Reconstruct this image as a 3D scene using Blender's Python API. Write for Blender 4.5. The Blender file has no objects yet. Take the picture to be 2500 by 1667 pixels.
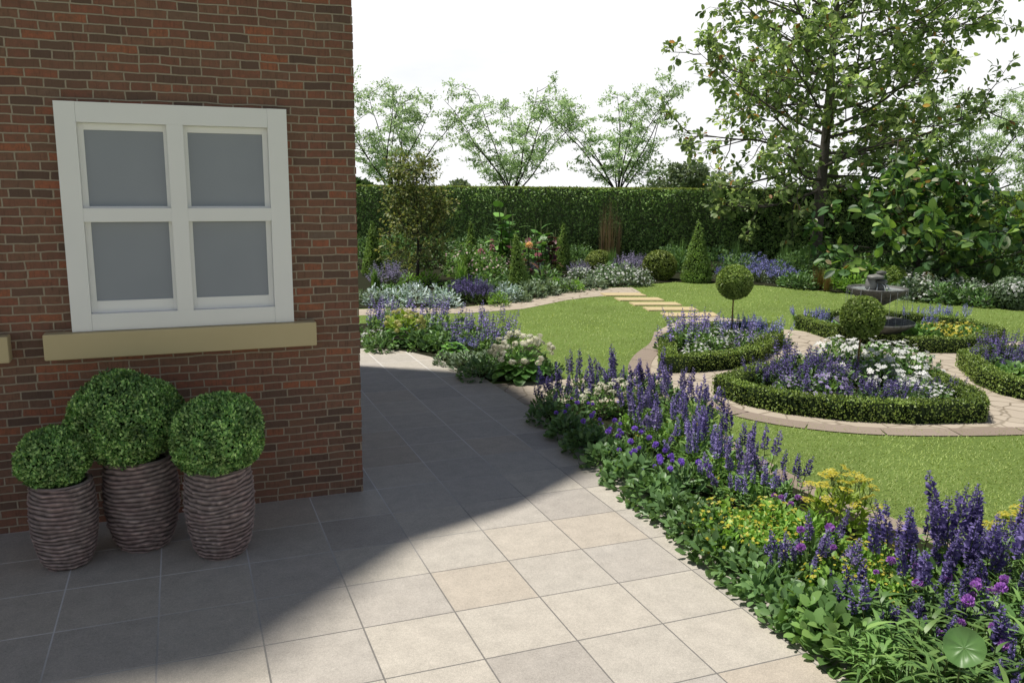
import bpy, math, numpy as np
from mathutils import Vector, Matrix

sc = bpy.context.scene
COL = sc.collection
RNG = np.random.default_rng(7)

# ------------------------------------------------------------------ camera
CAMZ = 2.7726
F_PX = 2086.66
R_ = np.array([0.93340314, -0.3586893, 0.01002841])
U_ = np.array([0.05681377, 0.17532381, 0.98287016])
F_ = np.array([0.35430323, 0.91684434, -0.18402629])
cd = bpy.data.cameras.new('camera')
cam = bpy.data.objects.new('camera', cd)
COL.objects.link(cam)
M = Matrix.Identity(4)
for i in range(3):
    M[i][0], M[i][1], M[i][2] = R_[i], U_[i], -F_[i]
M[2][3] = CAMZ
cam.matrix_world = M
cd.sensor_width = 36.0
cd.lens = 36.0 * F_PX / 2500.0
cd.clip_end = 2000
cd.clip_start = 0.05
sc.camera = cam


def ray(u, v):
    return F_ + R_ * (u * 1.0629 - 1250) / F_PX - U_ * (v * 1.0629 - 833.5) / F_PX


def G(u, v, z=0.0):
    """survey helper: where the sight line (u, v) of the 2352 px wide picture meets the level z"""
    d = ray(u, v)
    t = (z - CAMZ) / d[2]
    return np.array([d[0] * t, d[1] * t, z])


def depth(p):
    return float((np.array(p) - np.array([0, 0, CAMZ])) @ F_)


def ppm(p):
    return F_PX / 1.0629 / depth(p)


# ------------------------------------------------------------------ materials
MATS = {}


def newmat(name):
    m = bpy.data.materials.new(name)
    m.use_nodes = True
    nt = m.node_tree
    nt.nodes.clear()
    out = nt.nodes.new('ShaderNodeOutputMaterial')
    MATS[name] = m
    return m, nt, out


def N(nt, typ, **kw):
    n = nt.nodes.new(typ)
    for k, v in kw.items():
        if k.startswith('i_'):
            n.inputs[k[2:].replace('_', ' ')].default_value = v
        else:
            setattr(n, k, v)
    return n


def ramp(nt, stops, fac=None, interp='LINEAR'):
    r = nt.nodes.new('ShaderNodeValToRGB')
    cr = r.color_ramp
    cr.interpolation = interp
    while len(cr.elements) < len(stops):
        cr.elements.new(0.5)
    for e, (p, c) in zip(cr.elements, stops):
        e.position = p
        e.color = (*c, 1) if len(c) == 3 else c
    if fac is not None:
        nt.links.new(fac, r.inputs[0])
    return r


def math_(nt, op, a, b=None, clamp=False):
    n = nt.nodes.new('ShaderNodeMath')
    n.operation = op
    n.use_clamp = clamp
    for i, x in enumerate((a, b)):
        if x is None:
            continue
        if isinstance(x, (int, float)):
            n.inputs[i].default_value = x
        else:
            nt.links.new(x, n.inputs[i])
    return n.outputs[0]


def mixc(nt, fac, a, b, mode='MIX'):
    n = nt.nodes.new('ShaderNodeMix')
    n.data_type = 'RGBA'
    n.blend_type = mode
    for i, x in ((0, fac), (6, a), (7, b)):
        if isinstance(x, (int, float)):
            n.inputs[i].default_value = x
        elif isinstance(x, tuple):
            n.inputs[i].default_value = (*x, 1)
        else:
            nt.links.new(x, n.inputs[i])
    return n.outputs[2]


def objco(nt):
    return nt.nodes.new('ShaderNodeTexCoord').outputs['Object']


def noise(nt, scale, vec=None, detail=3.0, rough=0.55):
    n = N(nt, 'ShaderNodeTexNoise')
    n.inputs['Scale'].default_value = scale
    n.inputs['Detail'].default_value = detail
    n.inputs['Roughness'].default_value = rough
    nt.links.new(vec if vec is not None else objco(nt), n.inputs['Vector'])
    return n.outputs['Fac']


def leafmat(name, stops, tr=0.3, rough=0.5, clump=1.3, amt=0.5, spec=0.3, trc=None, gain=1.6):
    """leaf / petal material: one tint per leaf (random per island), broad light and dark clumps, some light through"""
    m, nt, out = newmat(name)
    g = N(nt, 'ShaderNodeNewGeometry')
    r = ramp(nt, stops, g.outputs['Random Per Island'])
    nf = noise(nt, clump, g.outputs['Position'], 2.0)
    mr = N(nt, 'ShaderNodeMapRange')
    mr.inputs[1].default_value = 0.35
    mr.inputs[2].default_value = 0.65
    mr.inputs[3].default_value = (1 - amt) * gain
    mr.inputs[4].default_value = (1 + amt * 0.55) * gain
    nt.links.new(nf, mr.inputs[0])
    c = N(nt, 'ShaderNodeVectorMath', operation='SCALE')
    nt.links.new(r.outputs[0], c.inputs[0])
    nt.links.new(mr.outputs[0], c.inputs['Scale'])
    p = N(nt, 'ShaderNodeBsdfPrincipled')
    p.inputs['Roughness'].default_value = rough
    p.inputs['Specular IOR Level'].default_value = spec
    nt.links.new(c.outputs[0], p.inputs['Base Color'])
    if tr > 0:
        t = N(nt, 'ShaderNodeBsdfTranslucent')
        tint = mixc(nt, 1.0, c.outputs[0], trc or (1.2, 1.2, 0.65), 'MULTIPLY')
        nt.links.new(tint, t.inputs[0])
        mx = N(nt, 'ShaderNodeMixShader')
        mx.inputs[0].default_value = tr
        nt.links.new(p.outputs[0], mx.inputs[1])
        nt.links.new(t.outputs[0], mx.inputs[2])
        nt.links.new(mx.outputs[0], out.inputs[0])
    else:
        nt.links.new(p.outputs[0], out.inputs[0])
    return m


def surf(name, build, rough=0.7, spec=0.3):
    """surface material; build(nt) -> (colour, height or None, bump distance)"""
    m, nt, out = newmat(name)
    c, h, dist = build(nt)
    p = N(nt, 'ShaderNodeBsdfPrincipled')
    p.inputs['Roughness'].default_value = rough
    p.inputs['Specular IOR Level'].default_value = spec
    if isinstance(c, tuple):
        p.inputs['Base Color'].default_value = (*c, 1)
    else:
        nt.links.new(c, p.inputs['Base Color'])
    if h is not None:
        b = N(nt, 'ShaderNodeBump')
        b.inputs['Distance'].default_value = dist
        b.inputs['Strength'].default_value = 1.0
        nt.links.new(h, b.inputs['Height'])
        nt.links.new(b.outputs[0], p.inputs['Normal'])
    nt.links.new(p.outputs[0], out.inputs[0])
    return m


def s2(a, b, c=None):
    return [(0.0, a), (1.0, b)] if c is None else [(0.0, a), (0.5, b), (1.0, c)]


# greens
leafmat('hedge_leaf', s2((.025, .045, .018), (.075, .125, .04), (.16, .23, .08)), .25, .42, .8, .22, .3, None, 2.9)
leafmat('hedge_top_leaf', s2((.10, .14, .03), (.2, .24, .06)), .3, .5, .8, .2)
leafmat('box_leaf', s2((.05, .085, .02), (.12, .175, .04), (.22, .285, .08)), .3, .4, 2.0, .3, .3, None, 1.9)
leafmat('pot_leaf', s2((.04, .10, .03), (.13, .25, .07), (.34, .48, .17)), .25, .32, 7.0, .5, .4, None, 1.75)
leafmat('cone_leaf', s2((.07, .12, .03), (.13, .2, .055), (.2, .29, .09)), .3, .5, 1.5, .25, .3, None, 1.8)
leafmat('dull_box_leaf', s2((.06, .085, .02), (.11, .145, .035), (.17, .2, .05)), .2, .5, 1.5, .25, .3, None, 1.9)
leafmat('dark_leaf', s2((.055, .105, .04), (.09, .165, .06), (.14, .23, .085)), .28, .38, 1.6, .35)
leafmat('mid_leaf', s2((.065, .13, .04), (.11, .2, .06), (.17, .27, .08)), .3, .4, 2.0, .35)
leafmat('bright_leaf', s2((.09, .18, .03), (.15, .28, .05), (.22, .36, .07)), .3, .45, 2.0, .25)
leafmat('lime_leaf', s2((.14, .22, .03), (.24, .32, .05)), .3, .45, 2.0, .25)
leafmat('grey_leaf', s2((.07, .11, .06), (.13, .18, .11), (.2, .26, .18)), .2, .5, 2.0, .3)
leafmat('silver_leaf', s2((.15, .21, .18), (.28, .36, .34), (.5, .57, .6)), .15, .5, 2.0, .25)
leafmat('hosta_leaf', s2((.06, .14, .03), (.1, .22, .045), (.16, .3, .07)), .2, .35, 2.5, .25)
leafmat('olive_leaf', s2((.09, .12, .045), (.14, .18, .06), (.24, .23, .08)), .35, .45, 1.5, .35)
leafmat('reed_leaf', s2((.13, .09, .05), (.22, .15, .09), (.1, .12, .05)), .2, .6, 2.0, .2)
leafmat('rust_leaf', s2((.09, .05, .02), (.16, .10, .035), (.10, .12, .03)), .2, .6, 2.0, .2)
leafmat('wine_leaf', s2((.05, .012, .018), (.12, .03, .04), (.08, .07, .03)), .2, .4, 2.0, .2)
leafmat('tree_leaf', [(0, (.06, .09, .04)), (.45, (.11, .15, .065)), (.85, (.18, .225, .095)), (.975, (.19, .23, .09)), (.985, (.26, .13, .05)), (1, (.16, .07, .03))], .55, .45, .5, .25, .3, (1.1, 1.15, .75), 2.7)
leafmat('big_leaf', [(0, (.03, .07, .028)), (.5, (.06, .125, .04)), (.86, (.15, .24, .05)), (.93, (.2, .3, .08)), (.95, (.2, .11, .04)), (1, (.42, .5, .4))], .35, .42, .9, .35, .25)
leafmat('feather_leaf', s2((.10, .145, .085), (.17, .225, .125), (.26, .33, .185)), .5, .55, .4, .2, .3, (1.05, 1.1, .85), 2.3)
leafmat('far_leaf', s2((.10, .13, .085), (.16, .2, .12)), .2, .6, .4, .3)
leafmat('grass_blade', s2((.135, .19, .048), (.21, .275, .075), (.29, .345, .12)), .3, .55, .5, .32)
# flowers
leafmat('violet_flower', s2((.10, .082, .185), (.165, .135, .27), (.27, .23, .4)), .2, .6, 2.5, .25, .1, (1, 1, 1.2))
leafmat('bed_violet', s2((.13, .11, .25), (.21, .175, .37), (.34, .29, .5)), .2, .6, 2.5, .25, .1, (1, 1, 1.2))
leafmat('indigo_flower', s2((.06, .048, .13), (.11, .088, .225), (.2, .165, .35)), .2, .6, 2.5, .25, .1, (1, 1, 1.2))
leafmat('lilac_flower', s2((.2, .16, .32), (.34, .28, .5), (.55, .48, .68)), .2, .6, 2.0, .2, .1, (1, 1, 1.2), gain=1.0)
leafmat('sage_flower', s2((.16, .14, .24), (.27, .24, .36), (.4, .37, .5)), .2, .6, 2.0, .2, .1, (1, 1, 1.2))
leafmat('blue_flower', s2((.10, .11, .26), (.2, .2, .42), (.34, .33, .58)), .2, .6, 2.0, .2, .1, (1, 1, 1.2))
leafmat('white_flower', s2((.55, .57, .55), (.78, .78, .76), (.85, .85, .84)), .25, .6, 2.0, .08, .1, (1, 1, 1), gain=1.0)
leafmat('cream_flower', s2((.62, .61, .45), (.8, .78, .62), (.85, .84, .74)), .25, .6, 2.0, .1, .1, (1, 1, .9), gain=1.0)
leafmat('lemon_flower', s2((.4, .42, .10), (.6, .58, .2), (.7, .68, .4)), .25, .6, 2.0, .1, .1, (1, 1, .8), gain=1.0)
leafmat('yellow_flower', s2((.48, .41, .04), (.64, .57, .08), (.72, .68, .22)), .25, .6, 2.0, .1, .1, (1, 1, .6), gain=1.0)
leafmat('magenta_flower', s2((.22, .08, .3), (.32, .14, .42), (.42, .22, .5)), .25, .6, 2.0, .1, .1, (1, 1, 1))
leafmat('purple_flower', s2((.15, .08, .36), (.25, .14, .5), (.36, .22, .6)), .25, .6, 2.0, .1, .1, (1, 1, 1))
leafmat('pink_flower', s2((.36, .2, .24), (.46, .32, .36), (.6, .5, .45)), .25, .6, 2.0, .1, .1, (1, 1, 1))
leafmat('rose_flower', s2((.36, .16, .19), (.46, .27, .3)), .25, .6, 2.0, .1, .1, (1, 1, 1))
leafmat('orange_flower', s2((.55, .38, .2), (.66, .5, .32)), .25, .6, 2.0, .1, .1, (1, 1, .7))


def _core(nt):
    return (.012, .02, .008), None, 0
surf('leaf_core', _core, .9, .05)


def _stem(nt):
    return mixc(nt, noise(nt, 9), (.05, .08, .02), (.09, .12, .04)), None, 0
surf('stem', _stem, .6, .2)


def _bark(nt):
    n = noise(nt, 14, None, 5)
    return mixc(nt, n, (.05, .045, .038), (.18, .16, .14)), n, .02
surf('bark', _bark, .85, .15)


def _darkbark(nt):
    n = noise(nt, 10, None, 4)
    return mixc(nt, n, (.02, .018, .015), (.06, .052, .045)), n, .01
surf('dark_bark', _darkbark, .85, .15)


def _soil(nt):
    n = noise(nt, 18, None, 6, .7)
    g = noise(nt, 2.5, None, 3)
    return mixc(nt, g, mixc(nt, n, (.012, .01, .007), (.045, .034, .022)), (.02, .03, .012)), n, .03
surf('soil', _soil, .95, .1)


def _lawn(nt):
    a = noise(nt, .55, None, 3)
    b = noise(nt, 30, None, 5, .7)
    c = noise(nt, 5, None, 4)
    r = ramp(nt, [(.3, (.11, .175, .04)), (.55, (.165, .235, .058)), (.75, (.23, .285, .085))], b)
    k = math_(nt, 'ADD', math_(nt, 'MULTIPLY', a, .55), math_(nt, 'MULTIPLY', c, .35))
    k = math_(nt, 'ADD', k, .55)
    s = N(nt, 'ShaderNodeVectorMath', operation='SCALE')
    nt.links.new(r.outputs[0], s.inputs[0])
    nt.links.new(k, s.inputs['Scale'])
    return s.outputs[0], b, .03
surf('lawn', _lawn, .9, .1)


def _tile(nt):
    g = N(nt, 'ShaderNodeNewGeometry')
    pos = g.outputs['Position']
    rnd = g.outputs['Random Per Island']
    base = ramp(nt, [(0, (.35, .325, .295)), (.14, (.41, .385, .35)), (.45, (.46, .43, .375)), (.8, (.48, .445, .385)), (1, (.44, .385, .315))], rnd).outputs[0]
    big = noise(nt, 1.7, pos, 4)
    fine = noise(nt, 55, pos, 5, .75)
    mid = noise(nt, 7, pos, 4)
    c = mixc(nt, math_(nt, 'MULTIPLY', big, .5), base, (.44, .395, .34))
    spk = noise(nt, 190, pos, 2, .5)
    k = math_(nt, 'ADD', math_(nt, 'MULTIPLY', fine, .55), math_(nt, 'MULTIPLY', mid, .4))
    k = math_(nt, 'ADD', math_(nt, 'MULTIPLY', spk, .9), k)
    k = math_(nt, 'ADD', k, .07)
    s = N(nt, 'ShaderNodeVectorMath', operation='SCALE')
    nt.links.new(c, s.inputs[0])
    nt.links.new(k, s.inputs['Scale'])
    return s.outputs[0], fine, .0015
surf('tile', _tile, .62, .3)


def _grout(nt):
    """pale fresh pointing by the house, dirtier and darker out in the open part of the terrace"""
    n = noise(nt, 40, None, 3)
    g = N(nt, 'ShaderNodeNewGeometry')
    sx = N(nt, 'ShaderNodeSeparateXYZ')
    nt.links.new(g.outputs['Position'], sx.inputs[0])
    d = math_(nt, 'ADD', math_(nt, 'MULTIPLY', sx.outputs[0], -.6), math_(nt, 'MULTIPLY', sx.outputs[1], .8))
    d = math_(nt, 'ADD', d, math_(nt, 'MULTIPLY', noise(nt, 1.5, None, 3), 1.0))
    k = ramp(nt, [(.40, (0, 0, 0)), (.56, (1, 1, 1))], math_(nt, 'MULTIPLY', d, .1)).outputs[0]  # painted tone change follows the edge of the house shadow
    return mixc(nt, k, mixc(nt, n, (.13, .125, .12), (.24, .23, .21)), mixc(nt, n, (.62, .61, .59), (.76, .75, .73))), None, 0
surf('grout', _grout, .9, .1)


def _crazy(nt):
    tc = objco(nt)
    wob = N(nt, 'ShaderNodeTexNoise')
    wob.inputs['Scale'].default_value = 1.6
    nt.links.new(tc, wob.inputs['Vector'])
    v = mixc(nt, .22, tc, wob.outputs['Color'])
    vor = N(nt, 'ShaderNodeTexVoronoi', feature='DISTANCE_TO_EDGE')
    vor.inputs['Scale'].default_value = 3.6
    nt.links.new(v, vor.inputs['Vector'])
    vc = N(nt, 'ShaderNodeTexVoronoi', feature='F1')
    vc.inputs['Scale'].default_value = 3.6
    nt.links.new(v, vc.inputs['Vector'])
    gray = N(nt, 'ShaderNodeRGBToBW')
    nt.links.new(vc.outputs['Color'], gray.inputs[0])
    stone = ramp(nt, [(.1, (.40, .345, .27)), (.45, (.47, .41, .33)), (.75, (.43, .37, .295)), (1, (.52, .455, .37))], gray.outputs[0]).outputs[0]
    fine = noise(nt, 30, tc, 4, .7)
    stone = mixc(nt, math_(nt, 'MULTIPLY', fine, .4), stone, (.36, .31, .25))
    edge = ramp(nt, [(.012, (0, 0, 0)), (.05, (1, 1, 1))], vor.outputs[0]).outputs[0]
    patch = ramp(nt, [(.42, (.55, .55, .55)), (.62, (1, 1, 1))], noise(nt, 1.1, tc, 2)).outputs[0]
    joint = mixc(nt, patch, (.40, .345, .275), (.2, .165, .12))
    return mixc(nt, edge, joint, stone), math_(nt, 'ADD', edge, math_(nt, 'MULTIPLY', fine, .3)), .006
surf('crazy_paving', _crazy, .8, .2)


def _edging(nt):
    n = noise(nt, 6, None, 5)
    g = N(nt, 'ShaderNodeNewGeometry')
    a = ramp(nt, s2((.25, .2, .16), (.32, .265, .215)), g.outputs['Random Per Island']).outputs[0]
    return mixc(nt, math_(nt, 'MULTIPLY', n, .5), a, (.24, .19, .155)), n, .004
surf('edging_stone', _edging, .8, .2)


def _sandstone(nt):
    n = noise(nt, 8, None, 5)
    return mixc(nt, n, (.46, .37, .2), (.56, .465, .28)), n, .003
surf('yellow_stone', _sandstone, .8, .2)


def _sill(nt):
    n = noise(nt, 3, None, 3)
    f = noise(nt, 90, None, 3)
    return mixc(nt, n, (.50, .41, .235), (.54, .45, .27)), f, .001
surf('sill_stone', _sill, .7, .2)


def _paint(nt):
    n = noise(nt, 2.5, None, 3)
    f = noise(nt, 60, None, 2)
    return mixc(nt, n, (.76, .755, .745), (.81, .805, .795)), f, .0006
surf('white_paint', _paint, .45, .3)


def _pane(nt):
    n = noise(nt, 2.2, None, 2)
    return mixc(nt, n, (.25, .27, .305), (.30, .32, .355)), None, 0
surf('frosted_glass', _pane, .55, .25)


def _brick(nt):
    tc = objco(nt)
    sx = N(nt, 'ShaderNodeSeparateXYZ')
    nt.links.new(tc, sx.inputs[0])
    h = math_(nt, 'ADD', sx.outputs[0], sx.outputs[1])
    wn = noise(nt, 5, tc, 3)
    wz = math_(nt, 'ADD', sx.outputs[2], math_(nt, 'MULTIPLY', math_(nt, 'SUBTRACT', wn, .5), .024))
    wn2 = noise(nt, 9, tc, 3)
    hx = math_(nt, 'ADD', h, math_(nt, 'MULTIPLY', math_(nt, 'SUBTRACT', wn2, .5), .022))
    cv = N(nt, 'ShaderNodeCombineXYZ')
    nt.links.new(hx, cv.inputs[0])
    nt.links.new(wz, cv.inputs[1])

    def bt(width, off):
        b = N(nt, 'ShaderNodeTexBrick')
        b.offset = off
        b.offset_frequency = 2
        b.squash = .66
        b.squash_frequency = 3
        b.inputs['Color1'].default_value = (0, 0, 0, 1)
        b.inputs['Color2'].default_value = (1, 1, 1, 1)
        b.inputs['Mortar'].default_value = (.5, .5, .5, 1)
        b.inputs['Scale'].default_value = 1
        b.inputs['Mortar Size'].default_value = .0066
        b.inputs['Mortar Smooth'].default_value = .25
        b.inputs['Bias'].default_value = 0
        b.inputs['Brick Width'].default_value = width
        b.inputs['Row Height'].default_value = .067
        nt.links.new(cv.outputs[0], b.inputs['Vector'])
        return b
    b = bt(.222, .5)
    rnd = N(nt, 'ShaderNodeRGBToBW')
    nt.links.new(b.outputs['Color'], rnd.inputs[0])
    pal = ramp(nt, [(0, (.10, .066, .058)), (.12, (.15, .092, .072)), (.3, (.25, .10, .07)), (.5, (.265, .13, .088)), (.7, (.2, .112, .082)), (.85, (.31, .11, .07)), (.95, (.41, .135, .07)), (1, (.17, .13, .105))], rnd.outputs[0]).outputs[0]
    m1 = noise(nt, 26, tc, 5, .7)
    st = N(nt, 'ShaderNodeMapping')
    st.inputs['Scale'].default_value = (75, 75, 9)
    nt.links.new(tc, st.inputs['Vector'])
    m2 = noise(nt, 1, st.outputs[0], 3, .6)
    c = mixc(nt, math_(nt, 'MULTIPLY', ramp(nt, [(.35, (0, 0, 0)), (.68, (1, 1, 1))], m1).outputs[0], .7), pal, (.13, .085, .06))
    c = mixc(nt, ramp(nt, [(.55, (0, 0, 0)), (.75, (.55, .55, .55))], m2).outputs[0], c, (.05, .035, .03))
    big = noise(nt, .8, tc, 3)
    c = mixc(nt, math_(nt, 'MULTIPLY', big, .35), c, (.17, .105, .07))
    mort = mixc(nt, m1, (.25, .205, .15), (.43, .365, .28))
    col = mixc(nt, b.outputs['Fac'], c, mort)
    hh = math_(nt, 'SUBTRACT', math_(nt, 'MULTIPLY', m1, .35), b.outputs['Fac'])
    return col, hh, .016
surf('brick', _brick, .85, .15)


def _slate(nt):
    n = noise(nt, 4, None, 4)
    return mixc(nt, n, (.05, .05, .055), (.1, .1, .105)), n, .01
surf('roof_slate', _slate, .7, .3)


def _pot(nt):
    tc = objco(nt)
    st = N(nt, 'ShaderNodeMapping')
    st.inputs['Scale'].default_value = (10, 10, 42)
    nt.links.new(tc, st.inputs['Vector'])
    n = noise(nt, 1, st.outputs[0], 5, .7)
    n2 = noise(nt, 7, tc, 4)
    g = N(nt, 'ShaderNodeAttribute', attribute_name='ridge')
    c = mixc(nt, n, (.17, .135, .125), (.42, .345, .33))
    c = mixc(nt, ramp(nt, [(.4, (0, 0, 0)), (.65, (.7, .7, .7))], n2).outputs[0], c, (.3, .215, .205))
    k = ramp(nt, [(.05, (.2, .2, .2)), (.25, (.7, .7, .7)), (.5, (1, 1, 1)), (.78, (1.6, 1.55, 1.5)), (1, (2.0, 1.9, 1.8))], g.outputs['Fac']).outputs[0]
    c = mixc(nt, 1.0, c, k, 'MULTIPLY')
    return c, n, .008
surf('woven_pot', _pot, .8, .2)


def _fount(nt):
    n = noise(nt, 9, None, 6, .7)
    st = N(nt, 'ShaderNodeMapping')
    st.inputs['Scale'].default_value = (16, 16, 2.5)
    nt.links.new(objco(nt), st.inputs['Vector'])
    d = noise(nt, 1, st.outputs[0], 4)
    c = mixc(nt, n, (.035, .038, .034), (.16, .162, .148))
    return mixc(nt, ramp(nt, [(.48, (0, 0, 0)), (.66, (.8, .8, .8))], d).outputs[0], c, (.025, .028, .024)), n, .01
surf('fountain_stone', _fount, .55, .4)


def _rock(nt):
    n = noise(nt, 6, None, 4)
    return mixc(nt, n, (.13, .132, .122), (.26, .26, .24)), n, .006
surf('pale_rock', _rock, .5, .4)
m_, nt_, out_ = newmat('water')
p_ = N(nt_, 'ShaderNodeBsdfPrincipled')
p_.inputs['Base Color'].default_value = (.62, .68, .7, 1)
p_.inputs['Roughness'].default_value = .12
p_.inputs['Transmission Weight'].default_value = .55
p_.inputs['IOR'].default_value = 1.33
nt_.links.new(p_.outputs[0], out_.inputs[0])
m_, nt_, out_ = newmat('thin_leaf_disc')
nz = noise(nt_, 14, None, 3)
cc = mixc(nt_, nz, (.10, .22, .06), (.17, .32, .10))
p_ = N(nt_, 'ShaderNodeBsdfPrincipled')
p_.inputs['Roughness'].default_value = .4
nt_.links.new(cc, p_.inputs['Base Color'])
t_ = N(nt_, 'ShaderNodeBsdfTranslucent')
nt_.links.new(cc, t_.inputs[0])
mx_ = N(nt_, 'ShaderNodeMixShader')
mx_.inputs[0].default_value = .35
nt_.links.new(p_.outputs[0], mx_.inputs[1])
nt_.links.new(t_.outputs[0], mx_.inputs[2])
nt_.links.new(mx_.outputs[0], out_.inputs[0])


# ------------------------------------------------------------------ mesh building
def unit(a):
    return a / (np.linalg.norm(a, axis=-1, keepdims=True) + 1e-9)


class MB:
    def __init__(self):
        self.V, self.F, self.n = [], [], 0

    def add(self, V, F, mat=0):
        """F: (m,k) array of indices into V"""
        V = np.asarray(V, float).reshape(-1, 3)
        F = np.asarray(F, int)
        self.V.append(V)
        self.F.append((F + self.n, mat))
        self.n += len(V)
        return self

    def mesh(self, name, mats, smooth=False):
        me = bpy.data.meshes.new(name)
        V = np.concatenate(self.V)
        me.vertices.add(len(V))
        me.vertices.foreach_set('co', V.astype(np.float32).ravel())
        idx = np.concatenate([f.ravel() for f, _ in self.F]).astype(np.int32)
        tot = np.concatenate([np.full(len(f), f.shape[1]) for f, _ in self.F]).astype(np.int32)
        mi = np.concatenate([np.full(len(f), m) for f, m in self.F]).astype(np.int32)
        me.loops.add(len(idx))
        me.loops.foreach_set('vertex_index', idx)
        me.polygons.add(len(tot))
        st = np.concatenate([[0], np.cumsum(tot)[:-1]]).astype(np.int32)
        me.polygons.foreach_set('loop_start', st)
        for m in mats:
            me.materials.append(MATS[m])
        me.polygons.foreach_set('material_index', mi)
        hard = {'tile', 'white_paint', 'frosted_glass', 'sill_stone', 'yellow_stone', 'edging_stone', 'brick', 'roof_slate'}
        me.polygons.foreach_set('use_smooth', np.full(len(tot), smooth or not hard & set(mats), bool))
        me.update(calc_edges=True)
        return me


# leaf outlines: x across, y along, z up
DIAMOND = (np.array([[0, 0, 0], [.5, .45, .07], [0, 1, -.05], [-.5, .45, .07]]), [np.array([[0, 1, 2], [0, 2, 3]])])
OVAL = (np.array([[0, 0, 0], [.36, .22, .07], [.5, .52, .08], [.32, .82, .02], [0, 1, -.06], [-.32, .82, .02], [-.5, .52, .08], [-.36, .22, .07], [0, .5, 0]]),
        [np.array([[0, 1, 8], [1, 2, 8], [2, 3, 8], [3, 4, 8], [4, 5, 8], [5, 6, 8], [6, 7, 8], [7, 0, 8]])])


def blade_t(curve=.35, seg=5, w0=.6):
    v = []
    for i in range(seg + 1):
        t = i / seg
        w = .5 * (w0 + (1 - w0) * math.sin(math.pi * min(1, t * 1.4 + .1))) * (1 - t ** 3) if i < seg else 0.01
        y, z = t - .25 * curve * t ** 3, -curve * t * t
        v += [[-w, y, z], [w, y, z]]
    f = [[2 * i, 2 * i + 1, 2 * i + 3, 2 * i + 2] for i in range(seg)]
    return np.array(v), [np.array(f)]


BLADE, STIFF = blade_t(.5), blade_t(.08, 3)
TRI = (np.array([[-.5, 0, 0], [.5, 0, 0], [.1, 1, -.15]]), [np.array([[0, 1, 2]])])


def disc_t(n=8, cup=.15):
    v = [[0, .5, -cup * .5]] + [[.5 * math.cos(2 * math.pi * i / n), .5 + .5 * math.sin(2 * math.pi * i / n), cup * .5] for i in range(n)]
    return np.array(v), [np.array([[0, 1 + i, 1 + (i + 1) % n] for i in range(n)])]


DISC = disc_t()


def star_t(n=5):
    v, f = [[0, 0, 0]], []
    for i in range(n):
        a, b, c = (2 * math.pi * (i + k) / n for k in (-.36, 0, .36))
        k = len(v)
        v += [[.42 * math.cos(a), .42 * math.sin(a), .1], [.56 * math.cos(b), .56 * math.sin(b), .06], [.42 * math.cos(c), .42 * math.sin(c), .1]]
        f += [[0, k, k + 1, k + 2]]
    return np.array(v), [np.array(f)]


STAR = star_t()


def leaves(mb, T, P, D, Nn, L, W, mat=0):
    P, D, Nn = (np.atleast_2d(np.asarray(a, float)) for a in (P, D, Nn))
    n = len(P)
    D = np.broadcast_to(D, (n, 3)); Nn = np.broadcast_to(Nn, (n, 3))
    L = np.broadcast_to(np.asarray(L, float), (n,)); W = np.broadcast_to(np.asarray(W, float), (n,))
    D = unit(D)
    X = unit(np.cross(D, Nn))
    Z = np.cross(X, D)
    V, Fs = T
    k = len(V)
    out = (P[:, None] + X[:, None] * (V[None, :, 0:1] * W[:, None, None]) + D[:, None] * (V[None, :, 1:2] * L[:, None, None])
           + Z[:, None] * (V[None, :, 2:3] * L[:, None, None]))
    base = mb.n
    mb.V.append(out.reshape(-1, 3))
    for Fc in Fs:
        ff = (Fc[None] + (np.arange(n) * k)[:, None, None]).reshape(-1, Fc.shape[1]) + base
        mb.F.append((ff, mat))
    mb.n += n * k


def tube(mb, pts, rad, sides=5, mat=0, cap=True):
    pts = np.asarray(pts, float)
    n = len(pts)
    rad = np.broadcast_to(np.asarray(rad, float), (n,))
    t = unit(np.gradient(pts, axis=0))
    ref = np.array([1., 0, 0]) if abs(t[0][0]) < .8 else np.array([0, 1., 0])
    x = unit(np.cross(t, ref)); y = np.cross(t, x)
    a = np.arange(sides) * 2 * math.pi / sides
    V = (pts[:, None] + rad[:, None, None] * (np.cos(a)[None, :, None] * x[:, None] + np.sin(a)[None, :, None] * y[:, None])).reshape(-1, 3)
    F = [[i * sides + j, i * sides + (j + 1) % sides, (i + 1) * sides + (j + 1) % sides, (i + 1) * sides + j] for i in range(n - 1) for j in range(sides)]
    b = mb.n
    mb.add(V, F, mat)
    if cap:
        mb.F.append((np.array([[b + (n - 1) * sides + j for j in range(sides)]]), mat))


def lathe(mb, prof, seg=32, mat=0, jag=None):
    prof = np.asarray(prof, float)
    n = len(prof)
    a = np.arange(seg) * 2 * math.pi / seg
    r = np.repeat(prof[:, 0:1], seg, 1)
    z = np.repeat(prof[:, 1:2], seg, 1)
    if jag is not None:
        r = r + jag[0]; z = z + jag[1]
    V = np.stack([r * np.cos(a), r * np.sin(a), z], -1).reshape(-1, 3)
    F = [[i * seg + j, i * seg + (j + 1) % seg, (i + 1) * seg + (j + 1) % seg, (i + 1) * seg + j] for i in range(n - 1) for j in range(seg)]
    mb.add(V, F, mat)


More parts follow.
